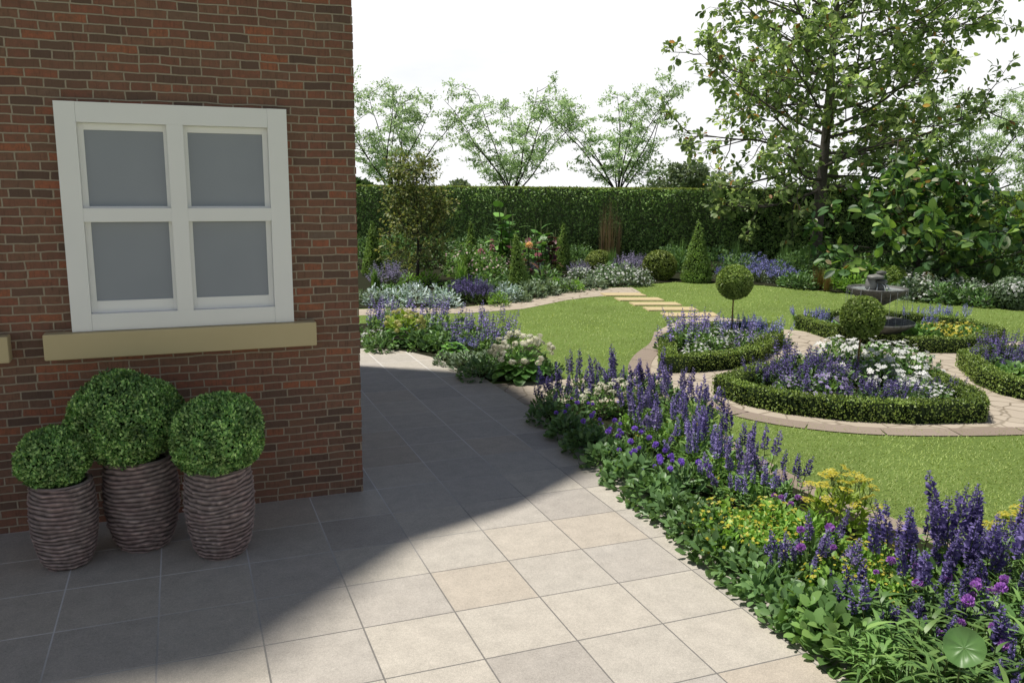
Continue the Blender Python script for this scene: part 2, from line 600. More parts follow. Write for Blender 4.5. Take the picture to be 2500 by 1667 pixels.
def boxm(mb, x0, x1, y0, y1, z0, z1, mat=0, bev=0.0):
    if bev <= 0:
        V = [[x, y, z] for z in (z0, z1) for y in (y0, y1) for x in (x0, x1)]
        mb.add(V, [[0, 2, 3, 1], [4, 5, 7, 6], [0, 1, 5, 4], [2, 6, 7, 3], [0, 4, 6, 2], [1, 3, 7, 5]], mat)
        return
    # rounded box through 24 vertices
    import bmesh
    bm = bmesh.new()
    bmesh.ops.create_cube(bm, size=1)
    for v in bm.verts:
        v.co = Vector((x0 + (v.co.x + .5) * (x1 - x0), y0 + (v.co.y + .5) * (y1 - y0), z0 + (v.co.z + .5) * (z1 - z0)))
    bmesh.ops.bevel(bm, geom=list(bm.edges), offset=bev, segments=2, affect='EDGES', profile=.6)
    bm.verts.index_update()
    V = [v.co[:] for v in bm.verts]
    b = mb.n
    mb.add(V, np.zeros((0, 4), int), mat)
    for f in bm.faces:
        mb.F.append((np.array([[b + v.index for v in f.verts]]), mat))
    bm.free()


def blob(mb, r, squash=(1, 1, 1), c=(0, 0, 0), mat=0, sub=2, amp=0.0, seed=0):
    import bmesh
    bm = bmesh.new()
    bmesh.ops.create_icosphere(bm, subdivisions=sub, radius=1)
    V = np.array([v.co[:] for v in bm.verts])
    F = np.array([[v.index for v in f.verts] for f in bm.faces])
    bm.free()
    if amp:
        V = V * (1 + amp * lump(V, seed))[:, None]
    mb.add(V * r * np.array(squash) + np.array(c), F, mat)


def lump(d, seed=0, f=3.0):
    """smooth pseudo noise over directions, about -1..1"""
    rg = np.random.default_rng(seed + 100)
    s = np.zeros(len(d))
    for k in range(5):
        w = rg.normal(size=3) * f * (1 + .4 * k)
        s += np.sin(d @ w + rg.uniform(0, 6.28)) / (1 + .35 * k)
    return s / 2.6


def rdir(rg, n):
    return unit(rg.normal(size=(n, 3)))


# ------------------------------------------------------------------ objects
def tag(o, label=None, cat=None, group=None, kind=None):
    if label:
        o['label'] = label
    if cat:
        o['category'] = cat
    if group:
        o['group'] = group
    if kind:
        o['kind'] = kind
    return o


def obj(name, me, parent=None, loc=(0, 0, 0), rot=(0, 0, 0), scale=1.0):
    o = bpy.data.objects.new(name, me)
    COL.objects.link(o)
    if parent is not None:
        o.parent = parent
    o.location = loc
    o.rotation_euler = rot
    o.scale = (scale,) * 3 if isinstance(scale, (int, float)) else scale
    return o


def thing(name, label, cat, loc, rotz=0.0, group=None, scale=1.0, rot=None):
    o = bpy.data.objects.new(name, None)
    COL.objects.link(o)
    o.empty_display_size = .2
    o.location = loc
    o.rotation_euler = rot or (0, 0, rotz)
    o.scale = (scale,) * 3 if isinstance(scale, (int, float)) else scale
    return tag(o, label, cat, group)


def sheet(name, poly, z, mat, sub=False):
    from mathutils.geometry import tessellate_polygon
    P = [Vector((float(p[0]), float(p[1]), 0)) for p in poly]
    tris = tessellate_polygon([P])
    me = bpy.data.meshes.new(name)
    me.from_pydata([(p.x, p.y, z) for p in P], [], [tuple(t) for t in tris])
    me.update()
    bad = [i for i, f in enumerate(me.polygons) if f.normal.z < 0]
    if bad:
        me.clear_geometry()
        me.from_pydata([(p.x, p.y, z) for p in P], [], [tuple(reversed(t)) if i in set(bad) else tuple(t) for i, t in enumerate(tris)])
        me.update()
    me.materials.append(MATS[mat])
    o = obj(name, me)
    return tag(o, kind='structure')


def chaikin(poly, n=1, closed=True):
    P = np.asarray(poly, float)
    for _ in range(n):
        Q = np.roll(P, -1, 0) if closed else P[1:]
        A = P if closed else P[:-1]
        out = np.empty((2 * len(A), P.shape[1]))
        out[0::2] = A * .75 + Q * .25
        out[1::2] = A * .25 + Q * .75
        P = out if closed else np.vstack([P[:1], out, P[-1:]])
    return P


def inside(poly, X, Y):
    poly = np.asarray(poly, float)
    c = np.zeros(len(X), bool)
    j = len(poly) - 1
    for i in range(len(poly)):
        xi, yi, xj, yj = *poly[i], *poly[j]
        m = (yi > Y) != (yj > Y)
        c ^= m & (X < (xj - xi) * (Y - yi) / (yj - yi + 1e-12) + xi)
        j = i
    return c


# ------------------------------------------------------------------ light
EL = 71.3
SUN_H = np.array([.842, -.54]); SUN_H = SUN_H / np.linalg.norm(SUN_H)
Ldir = Vector((SUN_H[0] * math.cos(math.radians(EL)), SUN_H[1] * math.cos(math.radians(EL)), -math.sin(math.radians(EL))))
sl = bpy.data.lights.new('sun', 'SUN')
sl.energy = 5.0
sl.angle = math.radians(2.4)
sl.color = (1.0, .95, .87)
so = bpy.data.objects.new('sun', sl)
COL.objects.link(so)
so.location = (-8, 12, 25)
so.rotation_euler = Ldir.to_track_quat('-Z', 'Y').to_euler()

w = bpy.data.worlds.new('World')
sc.world = w
w.use_nodes = True
nt = w.node_tree
nt.nodes.clear()
wo = N(nt, 'ShaderNodeOutputWorld')
sky = N(nt, 'ShaderNodeTexSky', sky_type='NISHITA')
sky.sun_disc = False
sky.sun_elevation = math.radians(EL)
sky.sun_rotation = math.atan2(-SUN_H[0], -SUN_H[1])
sky.dust_density = 1.0
bg1 = N(nt, 'ShaderNodeBackground')
bg1.inputs[1].default_value = .052
nt.links.new(sky.outputs[0], bg1.inputs[0])
tc = N(nt, 'ShaderNodeTexCoord')
sp = N(nt, 'ShaderNodeSeparateXYZ')
nt.links.new(tc.outputs['Generated'], sp.inputs[0])
mp = N(nt, 'ShaderNodeMapping')
mp.inputs['Scale'].default_value = (1, 1, 3.2)
nt.links.new(tc.outputs['Generated'], mp.inputs['Vector'])
cl = noise(nt, 3.2, mp.outputs[0], 5, .55)
cloud = ramp(nt, [(.28, (.93, .96, 1.0)), (.44, (1.04, 1.05, 1.06)), (.7, (1.12, 1.12, 1.12))], cl).outputs[0]
bg2 = N(nt, 'ShaderNodeBackground')
bg2.inputs[1].default_value = 1.0
nt.links.new(cloud, bg2.inputs[0])
hz = N(nt, 'ShaderNodeMapRange', interpolation_type='SMOOTHSTEP')
hz.inputs[1].default_value = .2
hz.inputs[2].default_value = .36
hz.inputs[3].default_value = .98
hz.inputs[4].default_value = .03
nt.links.new(sp.outputs[2], hz.inputs[0])
mxs = N(nt, 'ShaderNodeMixShader')
nt.links.new(hz.outputs[0], mxs.inputs[0])
nt.links.new(bg1.outputs[0], mxs.inputs[1])
nt.links.new(bg2.outputs[0], mxs.inputs[2])
nt.links.new(mxs.outputs[0], wo.inputs[0])
sc.view_settings.view_transform = 'Standard'
sc.view_settings.look = 'None'
sc.view_settings.exposure = 0
sc.view_settings.gamma = 1
sc.render.engine = 'CYCLES'
sc.cycles.use_denoising = True
sc.cycles.max_bounces = 7
sc.cycles.diffuse_bounces = 4
sc.cycles.glossy_bounces = 3
sc.cycles.transmission_bounces = 5
sc.cycles.transparent_max_bounces = 6
sc.cycles.caustics_reflective = False
sc.cycles.caustics_refractive = False

# ------------------------------------------------------------------ ground, patio, paths
ground = []
for i in range(48):
    a = 2 * math.pi * i / 48
    ground.append((12 + 300 * math.cos(a), 15 + 300 * math.sin(a)))
sheet('lawn', ground, 0.0, 'lawn')

PATIO_R = 3.92
PATIO = [(-7, -2), (PATIO_R, -2), (PATIO_R, 10.95), (3.75, 11.6), (3.75, 12.8), (3.3, 13.9), (2.6, 14.4), (1.0, 14.6), (-7, 14.6)]
mb = MB()
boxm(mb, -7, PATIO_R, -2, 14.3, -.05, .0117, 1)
TX, TY0, PX, PY = .9274, 7.324, .6, .597
gr = .0048
rt = np.random.default_rng(3)
for i in range(-14, 7):
    for j in range(-16, 13):
        x0, x1 = TX + i * PX + gr, TX + (i + 1) * PX - gr
        y0, y1 = TY0 + j * PY + gr, TY0 + (j + 1) * PY - gr
        x1 = min(x1, PATIO_R)
        if x1 - x0 < .05 or y1 > 14.3 or x0 < -7 or y0 < -2:
            continue
        cx, cy = (x0 + x1) / 2, (y0 + y1) / 2
        if cx < 1.1 and cy > 7.7:
            continue
        dz = rt.uniform(0, .0008)
        b = .0012
        zt = .0122 + dz
        V = [[x0, y0, .004], [x1, y0, .004], [x1, y1, .004], [x0, y1, .004],
             [x0, y0, zt - b], [x1, y0, zt - b], [x1, y1, zt - b], [x0, y1, zt - b],
             [x0 + b, y0 + b, zt], [x1 - b, y0 + b, zt], [x1 - b, y1 - b, zt], [x0 + b, y1 - b, zt]]
        mb.add(V, [[0, 1, 5, 4], [1, 2, 6, 5], [2, 3, 7, 6], [3, 0, 4, 7], [4, 5, 9, 8], [5, 6, 10, 9], [6, 7, 11, 10], [7, 4, 8, 11], [8, 9, 10, 11]], 0)
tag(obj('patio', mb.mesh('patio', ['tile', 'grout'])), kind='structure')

PATH = [(3.93, 9.45), (5.0, 9.35), (6.3, 9.2), (6.28, 8.46), (6.7, 7.8), (7.28, 7.36), (8.22, 7.0), (9.03, 6.81), (10.5, 6.3), (12.5, 5.6), (14.2, 6.6),
        (14.4, 9), (14.2, 10.9), (13.9, 11.05), (12.5, 11.5), (11.4, 12.3), (10.95, 13.2), (10.62, 13.5), (10.75, 14.6), (10.4, 15.1), (9.6, 15.1), (8.4, 14.0),
        (7.57, 12.62), (7.03, 12.2), (6.41, 11.33), (6.12, 10.79), (5.0, 10.82), (3.93, 10.87)]
sheet('path', PATH, .006, 'crazy_paving')
LPATH = [(1.5, 17.7), (4.0, 17.45), (5.38, 17.19), (5.87, 17.17), (6.95, 17.36), (7.7, 17.85), (8.46, 18.37), (9.1, 18.65), (9.73, 18.81), (10.9, 19.06), (11.24, 20.21),
         (10.35, 20.27), (9.63, 20.09), (8.9, 19.7), (8.08, 19.05), (7.4, 18.55), (6.77, 18.27), (5.74, 18.01), (4.06, 18.3), (1.5, 18.6)]
sheet('garden_path', LPATH, .006, 'crazy_paving')


def strip(name, line, width, z, L=.75, seed=0):
    """a kerb of flat stones laid along a line, with open joints"""
    P = chaikin(line, 2, False)
    d = np.r_[0, np.cumsum(np.linalg.norm(np.diff(P, axis=0), axis=1))]
    m = MB()
    n = max(1, int(d[-1] / L))
    for i in range(n):
        s = np.linspace(d[-1] * i / n + .006, d[-1] * (i + 1) / n - .006, 4)
        c = np.stack([np.interp(s, d, P[:, 0]), np.interp(s, d, P[:, 1])], 1)
        t = unit(np.gradient(c, axis=0))
        nn = np.stack([-t[:, 1], t[:, 0]], 1)
        A, B = c - nn * width / 2, c + nn * width / 2
        V = np.vstack([np.c_[A, np.full(4, z)], np.c_[B, np.full(4, z)]])
        m.add(V, [[k, k + 1, k + 5, k + 4] for k in range(3)])
    return tag(obj(name, m.mesh(name, ['edging_stone'])), kind='structure')


strip('path_edging', [(6.3, 9.25), (6.2, 8.5), (6.55, 7.85), (7.2, 7.3), (8.2, 6.92), (9.03, 6.72), (10.5, 6.2), (12, 5.6)], .3, .012)
strip('path_edging', [(6.22, 10.84), (6.52, 11.4), (7.1, 12.15), (7.68, 12.7), (8.4, 13.8)], .34, .012)
strip('border_edging', [(5.7, 9.1), (5.42, 7.8), (5.25, 6.3), (5.34, 5.3), (5.46, 4.8), (5.74, 4.0), (6.1, 3.0)], .22, .012, .6)

# stepping stones
STEP_LABEL = ['yellow stepping stone slab farthest from the fountain, next to the back path', 'second yellow stepping stone slab counted from the back path',
              'middle one of the five yellow stepping stone slabs in the lawn', 'fourth yellow stepping stone slab counted from the back path',
              'yellow stepping stone slab nearest the round topiary bed']
for k, (u0, u1, v0, v1) in enumerate([(1392, 1486, 675, 681), (1424, 1527, 685.5, 692), (1458, 1568, 696.3, 703), (1490, 1606, 707.5, 715), (1530, 1655, 720, 729)]):
    a, b, c_, d = G(u0 - 14, v0), G(u1 - 16, v0), G(u1, v1), G(u0, v1)
    m = MB()
    q = np.array([d, c_, b, a])
    q[:, 2] = 0
    c0 = q.mean(0)
    V = np.vstack([q - c0, (q - c0) * [.985, .97, 1] + [0, 0, .03]])
    m.add(V, [[4, 5, 6, 7], [0, 1, 5, 4], [1, 2, 6, 5], [2, 3, 7, 6], [3, 0, 4, 7]])
    tag(obj('stepping_stone', m.mesh('stepping_stone', ['yellow_stone']), loc=c0), STEP_LABEL[k], 'stepping stone', 'yellow stepping stones across the lawn')

# soil
BORDER = [(3.98, 9.6), (3.88, 8.3), (3.84, 7.2), (3.78, 6.2), (3.72, 5.5), (3.62, 4.8), (3.56, 4.3), (3.52, 3.8), (3.5, 3.3), (3.5, 1.5), (5.9, 1.5), (5.7, 3.6), (5.38, 4.5), (5.22, 5.3), (5.13, 6.3), (5.3, 7.8), (5.58, 8.9), (5.3, 9.3), (4.6, 9.5)]
sheet('flower_bed_soil', chaikin(BORDER), .022, 'soil')
LBED = [(1.5, 14.05), (2.6, 14.0), (3.3, 13.6), (3.7, 12.7), (3.74, 11.65), (3.95, 10.95), (4.6, 10.9), (5.0, 11.2), (5.3, 12.04), (5.5, 13.2), (5.5, 14.8), (5.0, 15.8), (4.2, 16.3), (1.5, 16.5)]
sheet('flower_bed_soil', chaikin(LBED), .022, 'soil')
HEDGE_C = np.array([F_[0], F_[1]]) / math.hypot(F_[0], F_[1])
HEDGE_R = np.array([HEDGE_C[1], -HEDGE_C[0]])
HB = 31.0


def hl(s, dd=0.0):
    return HEDGE_C * (HB + dd) + HEDGE_R * s


BBED = [tuple(hl(-9)), (2.4, 22), (2.7, 18.6), (4.06, 18.4), (5.74, 18.08), (6.77, 18.34), (7.4, 18.62), (8.08, 19.12), (8.9, 19.77), (9.63, 20.16), (10.35, 20.34), (11.3, 20.5), (13.04, 20.94),
        (14.62, 20.05), (15.55, 18.44), (16.27, 16.84), (17.24, 15.07), (18.15, 14.05), (20.5, 11.5), (26, 14), tuple(hl(22))]
sheet('flower_bed_soil', BBED, .018, 'soil')

BED_A = [(6.5, 10.74), (7.03, 10.6), (7.84, 10.62), (8.3, 10.8), (9.66, 11.94), (10.15, 12.6), (9.9, 13.1), (9.2, 13.35), (8.3, 13.1), (7.35, 12.2)]
BED_B = [(6.52, 9.42), (6.53, 8.81), (6.76, 8.25), (7.28, 7.72), (7.92, 7.37), (8.83, 7.13), (9.3, 7.6), (9.75, 8.7), (9.65, 9.9), (8.6, 9.95), (7.6, 9.95)]
BED_C = [(11.1, 13.4), (10.9, 12.28), (10.72, 11.39), (11.38, 10.72), (12.41, 10.36), (13.87, 11.01), (14.2, 12.2), (13.3, 13.6), (12.2, 13.9)]
BED_D = [(10.4, 8.65), (10.2, 8.1), (10.26, 7.65), (10.7, 6.9), (12, 6.2), (13.6, 7), (13.6, 9.2), (12.0, 9.95), (11.2, 9.7)]


def low_hedge(name, poly, label, h=.25, wd=.26, seed=0, bev=0):
    P = chaikin(poly, bev)
    P = np.array(P)
    ar = .5 * np.sum(P[:, 0] * np.roll(P[:, 1], -1) - np.roll(P[:, 0], -1) * P[:, 1])
    if ar < 0:
        P = P[::-1]
    t = unit(np.roll(P, -1, 0) - np.roll(P, 1, 0))
    nin = np.stack([-t[:, 1], t[:, 0]], 1)
    Q = P + nin * wd
    n = len(P)
    m = MB()
    e = .02
    O, I = P + nin * e, Q - nin * e
    V = np.vstack([np.c_[O, np.zeros(n)], np.c_[O, np.full(n, h - e)], np.c_[I, np.full(n, h - e)], np.c_[I, np.zeros(n)]])
    F = [[r * n + i, r * n + (i + 1) % n, (r + 1) * n + (i + 1) % n, (r + 1) * n + i] for r in range(3) for i in range(n)]
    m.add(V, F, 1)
    rg = np.random.default_rng(seed)
    seg = np.linalg.norm(np.roll(P, -1, 0) - P, axis=1)
    tot = seg.sum()
    per = 2 * h + wd
    cnt = int(tot * per * 1900)
    si = rg.choice(n, cnt, p=seg / tot)
    fr = rg.random(cnt)[:, None]
    o = P[si] * (1 - fr) + P[(si + 1) % n] * fr
    ii = Q[si] * (1 - fr) + Q[(si + 1) % n] * fr
    nn = unit(nin[si] * (1 - fr) + nin[(si + 1) % n] * fr)
    s = rg.random(cnt) * per
    side = np.where(s < h, 0, np.where(s < h + wd, 1, 2))
    tt = np.where(side == 0, s / h, np.where(side == 1, (s - h) / wd, (s - h - wd) / h))
    pos = np.zeros((cnt, 3)); nor = np.zeros((cnt, 3))
    for k in range(3):
        mk = side == k
        if k == 0:
            pos[mk] = np.c_[o[mk], tt[mk] * h]; nor[mk] = np.c_[-nn[mk], np.zeros(mk.sum())]
        elif k == 1:
            pos[mk] = np.c_[o[mk] * (1 - tt[mk, None]) + ii[mk] * tt[mk, None], np.full(mk.sum(), h)]; nor[mk] = [0, 0, 1]
        else:
            pos[mk] = np.c_[ii[mk], tt[mk] * h]; nor[mk] = np.c_[nn[mk], np.zeros(mk.sum())]
    wob = .5 * lump(pos * 2.2, seed) + .5 * lump(pos * 6, seed + 1)
    pos += nor * (wob * .014 + rg.normal(0, .008, cnt))[:, None]
    d = unit(nor * .7 + rdir(rg, cnt) * .9 + [0, 0, .35])
    leaves(m, DIAMOND, pos - d * .012, d, unit(nor + .7 * rdir(rg, cnt)), rg.uniform(.022, .04, cnt), rg.uniform(.014, .024, cnt))
    o_ = thing(name, label, 'hedge', (0, 0, 0))
    c0 = P.mean(0)
    o_.location = (c0[0], c0[1], 0)
    obj('foliage', m.mesh('low_hedge', ['box_leaf', 'leaf_core']), o_, loc=(-c0[0], -c0[1], 0))
    sheet('flower_bed_soil', P + nin * .05, .026, 'soil')
    return o_


low_hedge('box_hedge', BED_A, 'clipped low box hedge around the bed beside the stepping stones, with one lollipop topiary', seed=1)
low_hedge('box_hedge', BED_B, 'clipped low box hedge around the nearest bed, full of white petunias', seed=2)
low_hedge('box_hedge', BED_C, 'clipped low box hedge around the bed with the stone fountain', seed=3)
low_hedge('box_hedge', BED_D, 'clipped low box hedge cut off by the right edge of the photo', seed=4)

# ------------------------------------------------------------------ lawn grass
rg = np.random.default_rng(11)
cnt = 190000
# more blades where the lawn is near the terrace
dd = 6.0 + 20.0 * rg.random(cnt) ** 1.7
ss = (rg.random(cnt) * 1.36 - .34) * dd
X = HEDGE_C[0] * dd + HEDGE_R[0] * ss
Y = HEDGE_C[1] * dd + HEDGE_R[1] * ss
keep = np.ones(cnt, bool)
for poly in (PATIO, PATH, LPATH, BORDER, LBED, BBED, BED_A, BED_B, BED_C, BED_D):
    keep &= ~inside(poly, X, Y)
X, Y, dd = X[keep], Y[keep], dd[keep]
n = len(X)
m = MB()
ang = rg.uniform(0, 6.28, n)
d = np.c_[np.cos(ang) * .75, np.sin(ang) * .75, rg.uniform(.5, 1.1, n)]
leaves(m, TRI, np.c_[X, Y, np.full(n, -.002)], d, [0, 0, 1], rg.uniform(.02, .038, n) * (1 + dd / 40), rg.uniform(.005, .01, n) * (.7 + dd / 14))
tag(obj('grass', m.mesh('grass', ['grass_blade'])), 'short mown green grass covering the lawns', 'grass', kind='stuff')

# ------------------------------------------------------------------ house
WY, CX = 7.328, 1.40
house = thing('brick_house', 'red brown brick house corner with a white window and a yellow stone sill', 'house', (CX, WY, 0))


def hull(points):
    import bmesh
    bm = bmesh.new()
    for p in points:
        bm.verts.new(p)
    r = bmesh.ops.convex_hull(bm, input=bm.verts[:])
    bmesh.ops.dissolve_limit(bm, angle_limit=.01, verts=bm.verts[:], edges=bm.edges[:])
    bm.verts.index_update()
    V = np.array([v.co[:] for v in bm.verts])
    Fs = [([v.index for v in f.verts], f.normal.copy()) for f in bm.faces]
    bm.free()
    return V, Fs


BY = 13.25
XM = -.446
vol1 = [(CX, WY, 0), (CX, WY, 4.4), (XM, WY, 7.0), (XM, 8.355, 9.9), (CX, 9.27, 9.9), (CX, BY, 9.9), (XM, BY, 9.9), (CX, BY, 0), (XM, BY, 0), (XM, WY, 0)]  # unseen upper house, outline shaped to cast the shadow edge on the terrace
vol2 = [(XM, WY, 0), (XM, WY, 7.0), (-3.98, WY, 14.7), (-9, WY, 14.7), (-9, WY, 0), (XM, BY, 0), (XM, BY, 7.0), (-3.98, BY, 14.7), (-9, BY, 14.7), (-9, BY, 0)]
mw, mr_ = MB(), MB()
for vol in (vol1, vol2):
    V, Fs = hull(vol)
    roof_f, wall_f = [], []
    for f, nrm in Fs:
        if abs(nrm.x) > .99 and abs(V[f[0]][0] - XM) < .01 or nrm.z < -.5:
            continue
        (roof_f if nrm.z > .2 else wall_f).append(f)
    for tgt, fl in ((mr_, roof_f), (mw, wall_f)):
        used = sorted({i for f in fl for i in f})
        re_ = {i: k for k, i in enumerate(used)}
        b = tgt.n
        tgt.add(V[used], np.zeros((0, 3), int))
        for f in fl:
            tgt.F.append((np.array([[b + re_[i] for i in f]]), 0))
org = Vector((CX, WY, 0))
# corner bricks stand a few millimetres proud of each other
rq = np.random.default_rng(8)
for i in range(66):
    z0 = i * .067 + .0045
    if z0 > 4.3:
        break
    a, b = (.2, .1) if i % 2 else (.1, .2)
    boxm(mw, CX - a, CX + rq.uniform(.001, .009), WY - rq.uniform(.001, .006), WY + b, z0, z0 + .058, 0, .003)
obj('wall', mw.mesh('house_wall', ['brick']), house, loc=-org)
obj('roof', mr_.mesh('house_roof', ['roof_slate']), house, loc=-org)  # out of view, shaped only for the shadow it throws


def window(dx):
    wn = bpy.data.objects.new('window', None)
    COL.objects.link(wn)
    wn.parent = house
    wn.location = (dx - CX, 0, 0)
    x0, x1, z0, z1 = -.823, .842, 1.6, 3.32
    yf, yb = -.085, 0.0
    m = MB()
    bv = .0015
    boxm(m, x0, -.681, yf, yb, z0, z1, 0, bv)
    boxm(m, .692, x1, yf, yb, z0, z1, 0, bv)
    boxm(m, -.681 + .001, .692 - .001, yf + .001, yb, 3.172, z1 - .001, 0, bv)
    boxm(m, -.681 + .001, .692 - .001, yf + .001, yb, z0 + .001, 1.733, 0, bv)
    boxm(m, -.06, .061, yf + .002, yb, 1.733, 3.172, 0, bv)
    for a, b in ((-.681, -.06), (.061, .692)):
        boxm(m, a, b, yf + .004, yb, 2.437, 2.54, 0, bv)
    obj('frame', m.mesh('window_frame', ['white_paint']), wn)
    for a, b, ga, gb in ((-.681, -.06, -.639, -.086), (.061, .692, .09, .652)):
        for lo, hi, gl, gh in ((2.54, 3.172, 2.553, 3.12), (1.733, 2.437, 1.826, 2.432)):
            s = MB()
            boxm(s, a, ga, -.026, 0, lo, hi, 0, .003)
            boxm(s, gb, b, -.026, 0, lo, hi, 0, .003)
            boxm(s, ga, gb, -.025, 0, gh, hi, 0, .002)
            boxm(s, ga, gb, -.025, 0, lo, gl, 0, .002)
            obj('sash', s.mesh('window_sash', ['white_paint']), wn)
            g = MB()
            boxm(g, ga, gb, -.014, -.003, gl, gh)
            obj('pane', g.mesh('window_pane', ['frosted_glass']), wn)
    return wn


w1 = window(0)
w2 = window(-2.27)
m = MB()
boxm(m, -1.022, 1.018, -.14, 0, 1.396, 1.598, 0, .012)
sill_me = m.mesh('window_sill', ['sill_stone'])
for dx in (0, -2.27):
    obj('window_sill', sill_me, house, loc=(dx - CX, 0, 0))

# ------------------------------------------------------------------ plant pots with clipped balls


def pot_mesh(R, H, seed):
    rg = np.random.default_rng(seed)
    seg, rows = 72, 150
    t = np.linspace(0, 1, rows)
    prof_r = R * np.interp(t, [0, .03, .1, .22, .4, .62, .85, 1], [.62, .68, .78, .88, .97, 1.0, .96, .9])
    nr = 20
    a = np.arange(seg) * 2 * math.pi / seg
    A, T = np.meshgrid(a, t)
    d3 = np.stack([np.cos(A), np.sin(A), T * 3], -1).reshape(-1, 3)
    wob = (lump(d3, seed, 1.2) * .35 + lump(d3, seed + 5, 3.0) * .2).reshape(A.shape)
    ph = T * nr + wob * 1.5
    saw = (ph % 1.0)
    amp_ = .45 + .75 * np.abs(lump(np.stack([np.cos(A) * 2.2, np.sin(A) * 2.2, np.floor(ph) * 1.7], -1).reshape(-1, 3), seed + 9).reshape(A.shape))
    ridge = np.where(saw < .8, saw / .8, (1 - saw) / .2) * amp_
    fine = rg.normal(0, .25, A.shape)
    fine = (fine + np.roll(fine, 1, 1) + np.roll(fine, -1, 1)) / 3
    jr = (ridge * .024 + fine * .01) * (R / .27)
    m = MB()
    lathe(m, np.c_[prof_r, t * H], seg, 0, (jr, 0 * jr))
    rt = prof_r[-1] + .006
    lathe(m, [[rt, H], [rt - .012, H + .008], [rt - .03, H + .004], [rt - .035, H - .06]], seg, 0)
    V = [[0, 0, 0.002]]
    s = MB()
    lathe(s, [[rt - .034, H - .045], [rt * .5, H - .03], [.001, H - .02]], 32, 0)
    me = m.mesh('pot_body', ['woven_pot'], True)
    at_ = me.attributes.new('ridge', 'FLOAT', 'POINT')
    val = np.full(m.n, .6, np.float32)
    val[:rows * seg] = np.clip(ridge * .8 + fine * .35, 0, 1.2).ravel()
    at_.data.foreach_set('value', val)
    return me, s.mesh('pot_soil', ['soil'])


def ball_mesh(r, squash, cnt, ls, mats, seed, amp=.05, fuzz=.06, T=DIAMOND, core=.88, ww=.55, low=-1.0):
    rg = np.random.default_rng(seed)
    m = MB()
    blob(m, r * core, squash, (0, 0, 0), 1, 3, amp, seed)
    d = rdir(rg, cnt)
    d = d[d[:, 2] > low]
    n = len(d)
    rr = r * (1 + amp * lump(d, seed)) * (1 - np.abs(rg.normal(0, fuzz, n)) + fuzz * .6)
    sq = np.array(squash)
    pos = d * rr[:, None] * sq
    nor = unit(d / sq)
    dr = unit(nor * .55 + rdir(rg, n) * .9 + [0, 0, .25])
    L = rg.uniform(.7, 1.3, n) * ls
    leaves(m, T, pos - dr * L[:, None] * .4, dr, unit(nor + .6 * rdir(rg, n)), L, L * ww)
    return m.mesh('clipped_ball', mats)


for (u, v, Wp, Hp, bu, bv, br, lab, lab2, s) in [
    (157, 1292, .216, .625, 140, 1040, .24, 'smallest woven brown planter, farthest from the house corner', 'smallest clipped green ball bush, in the small woven planter under the window', 1),
    (334, 1248, .258, .70, 304, 957, .378, 'woven brown planter in the middle and back of the three, under the biggest ball bush', 'biggest clipped green ball bush, in the middle woven planter under the window', 2),
    (511, 1266, .24, .67, 514, 992, .325, 'woven brown planter closest to the house corner', 'round clipped green bush in the planter closest to the house corner', 3)]:
    p = G(u, v, 0.014)
    k = ppm(p)
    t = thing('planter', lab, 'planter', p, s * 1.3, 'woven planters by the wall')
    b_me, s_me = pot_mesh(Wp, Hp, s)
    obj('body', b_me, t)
    obj('soil', s_me, t)
    zb = Hp - .03
    # centre of the ball above the pot
    dc = depth(p)
    ctr = np.array([p[0], p[1], zb + br * .80])
    t2 = thing('ball_bush', lab2, 'bush', (p[0], p[1], zb - .02), 0, 'clipped bushes in planters')
    off = R_ * ((bu - u) / k) * .8
    obj('foliage', ball_mesh(br, (1.0, 1.0, .9), int(26000 * (br / .4) ** 2), .028, ['pot_leaf', 'leaf_core'], 20 + s, .08, .11, DIAMOND, .78), t2, loc=(off[0], off[1], br * .86 + .03))
    st = MB()
    tube(st, [[0, 0, 0], [off[0] * .5, off[1] * .5, br * .3], [off[0], off[1], br * .6]], [.02, .018, .012], 7)
    obj('stem', st.mesh('bush_stem', ['bark']), t2)

# ------------------------------------------------------------------ tall hedge
rg = np.random.default_rng(21)
S0, S1, HH, HT = -15.0, 23.0, 2.56, 1.3
m = MB()
c0, c1, c2, c3 = hl(S0, .1), hl(S1, .1), hl(S1, HT - .1), hl(S0, HT - .1)
V = [[*c, z] for z in (0, HH - .02) for c in (c0, c1, c2, c3)]
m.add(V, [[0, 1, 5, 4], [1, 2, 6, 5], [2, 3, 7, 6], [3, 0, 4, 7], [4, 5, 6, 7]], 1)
n = 60000
s = rg.uniform(S0, S1, n); z = HH * rg.random(n)
base = HEDGE_C[None] * HB + HEDGE_R[None] * s[:, None]
nor = np.array([-HEDGE_C[0], -HEDGE_C[1], 0])
P3 = np.c_[base, z]
wv = lump(np.c_[s * .9, z * 1.6, 0 * z], 3) * .05 + lump(np.c_[s * 3, z * 4, 0 * z], 4) * .05
P3 = P3 + nor * (wv + rg.normal(0, .055, n))[:, None]
dr = unit(nor * .8 + rdir(rg, n) * .9 + np.array([0, 0, -.25]))
L = rg.uniform(.08, .15, n)
leaves(m, DIAMOND, P3, dr, unit(nor + .9 * rdir(rg, n)), L, L * .5)
n = 22000
s = rg.uniform(S0, S1, n); e = rg.random(n) ** 1.6 * HT
base = HEDGE_C[None] * (HB + e)[:, None] + HEDGE_R[None] * s[:, None]
P3 = np.c_[base, HH + .02 * lump(np.c_[s * 1.2, 0 * s, e], 9) + rg.normal(0, .015, n)]
dr = unit(rdir(rg, n) + [0, 0, .5])
L = rg.uniform(.05, .09, n)
leaves(m, DIAMOND, P3 - dr * .04, dr, unit(rdir(rg, n) * .7 + [0, 0, 1]), L, L * .5, 2)
hc = hl(0, HT / 2)
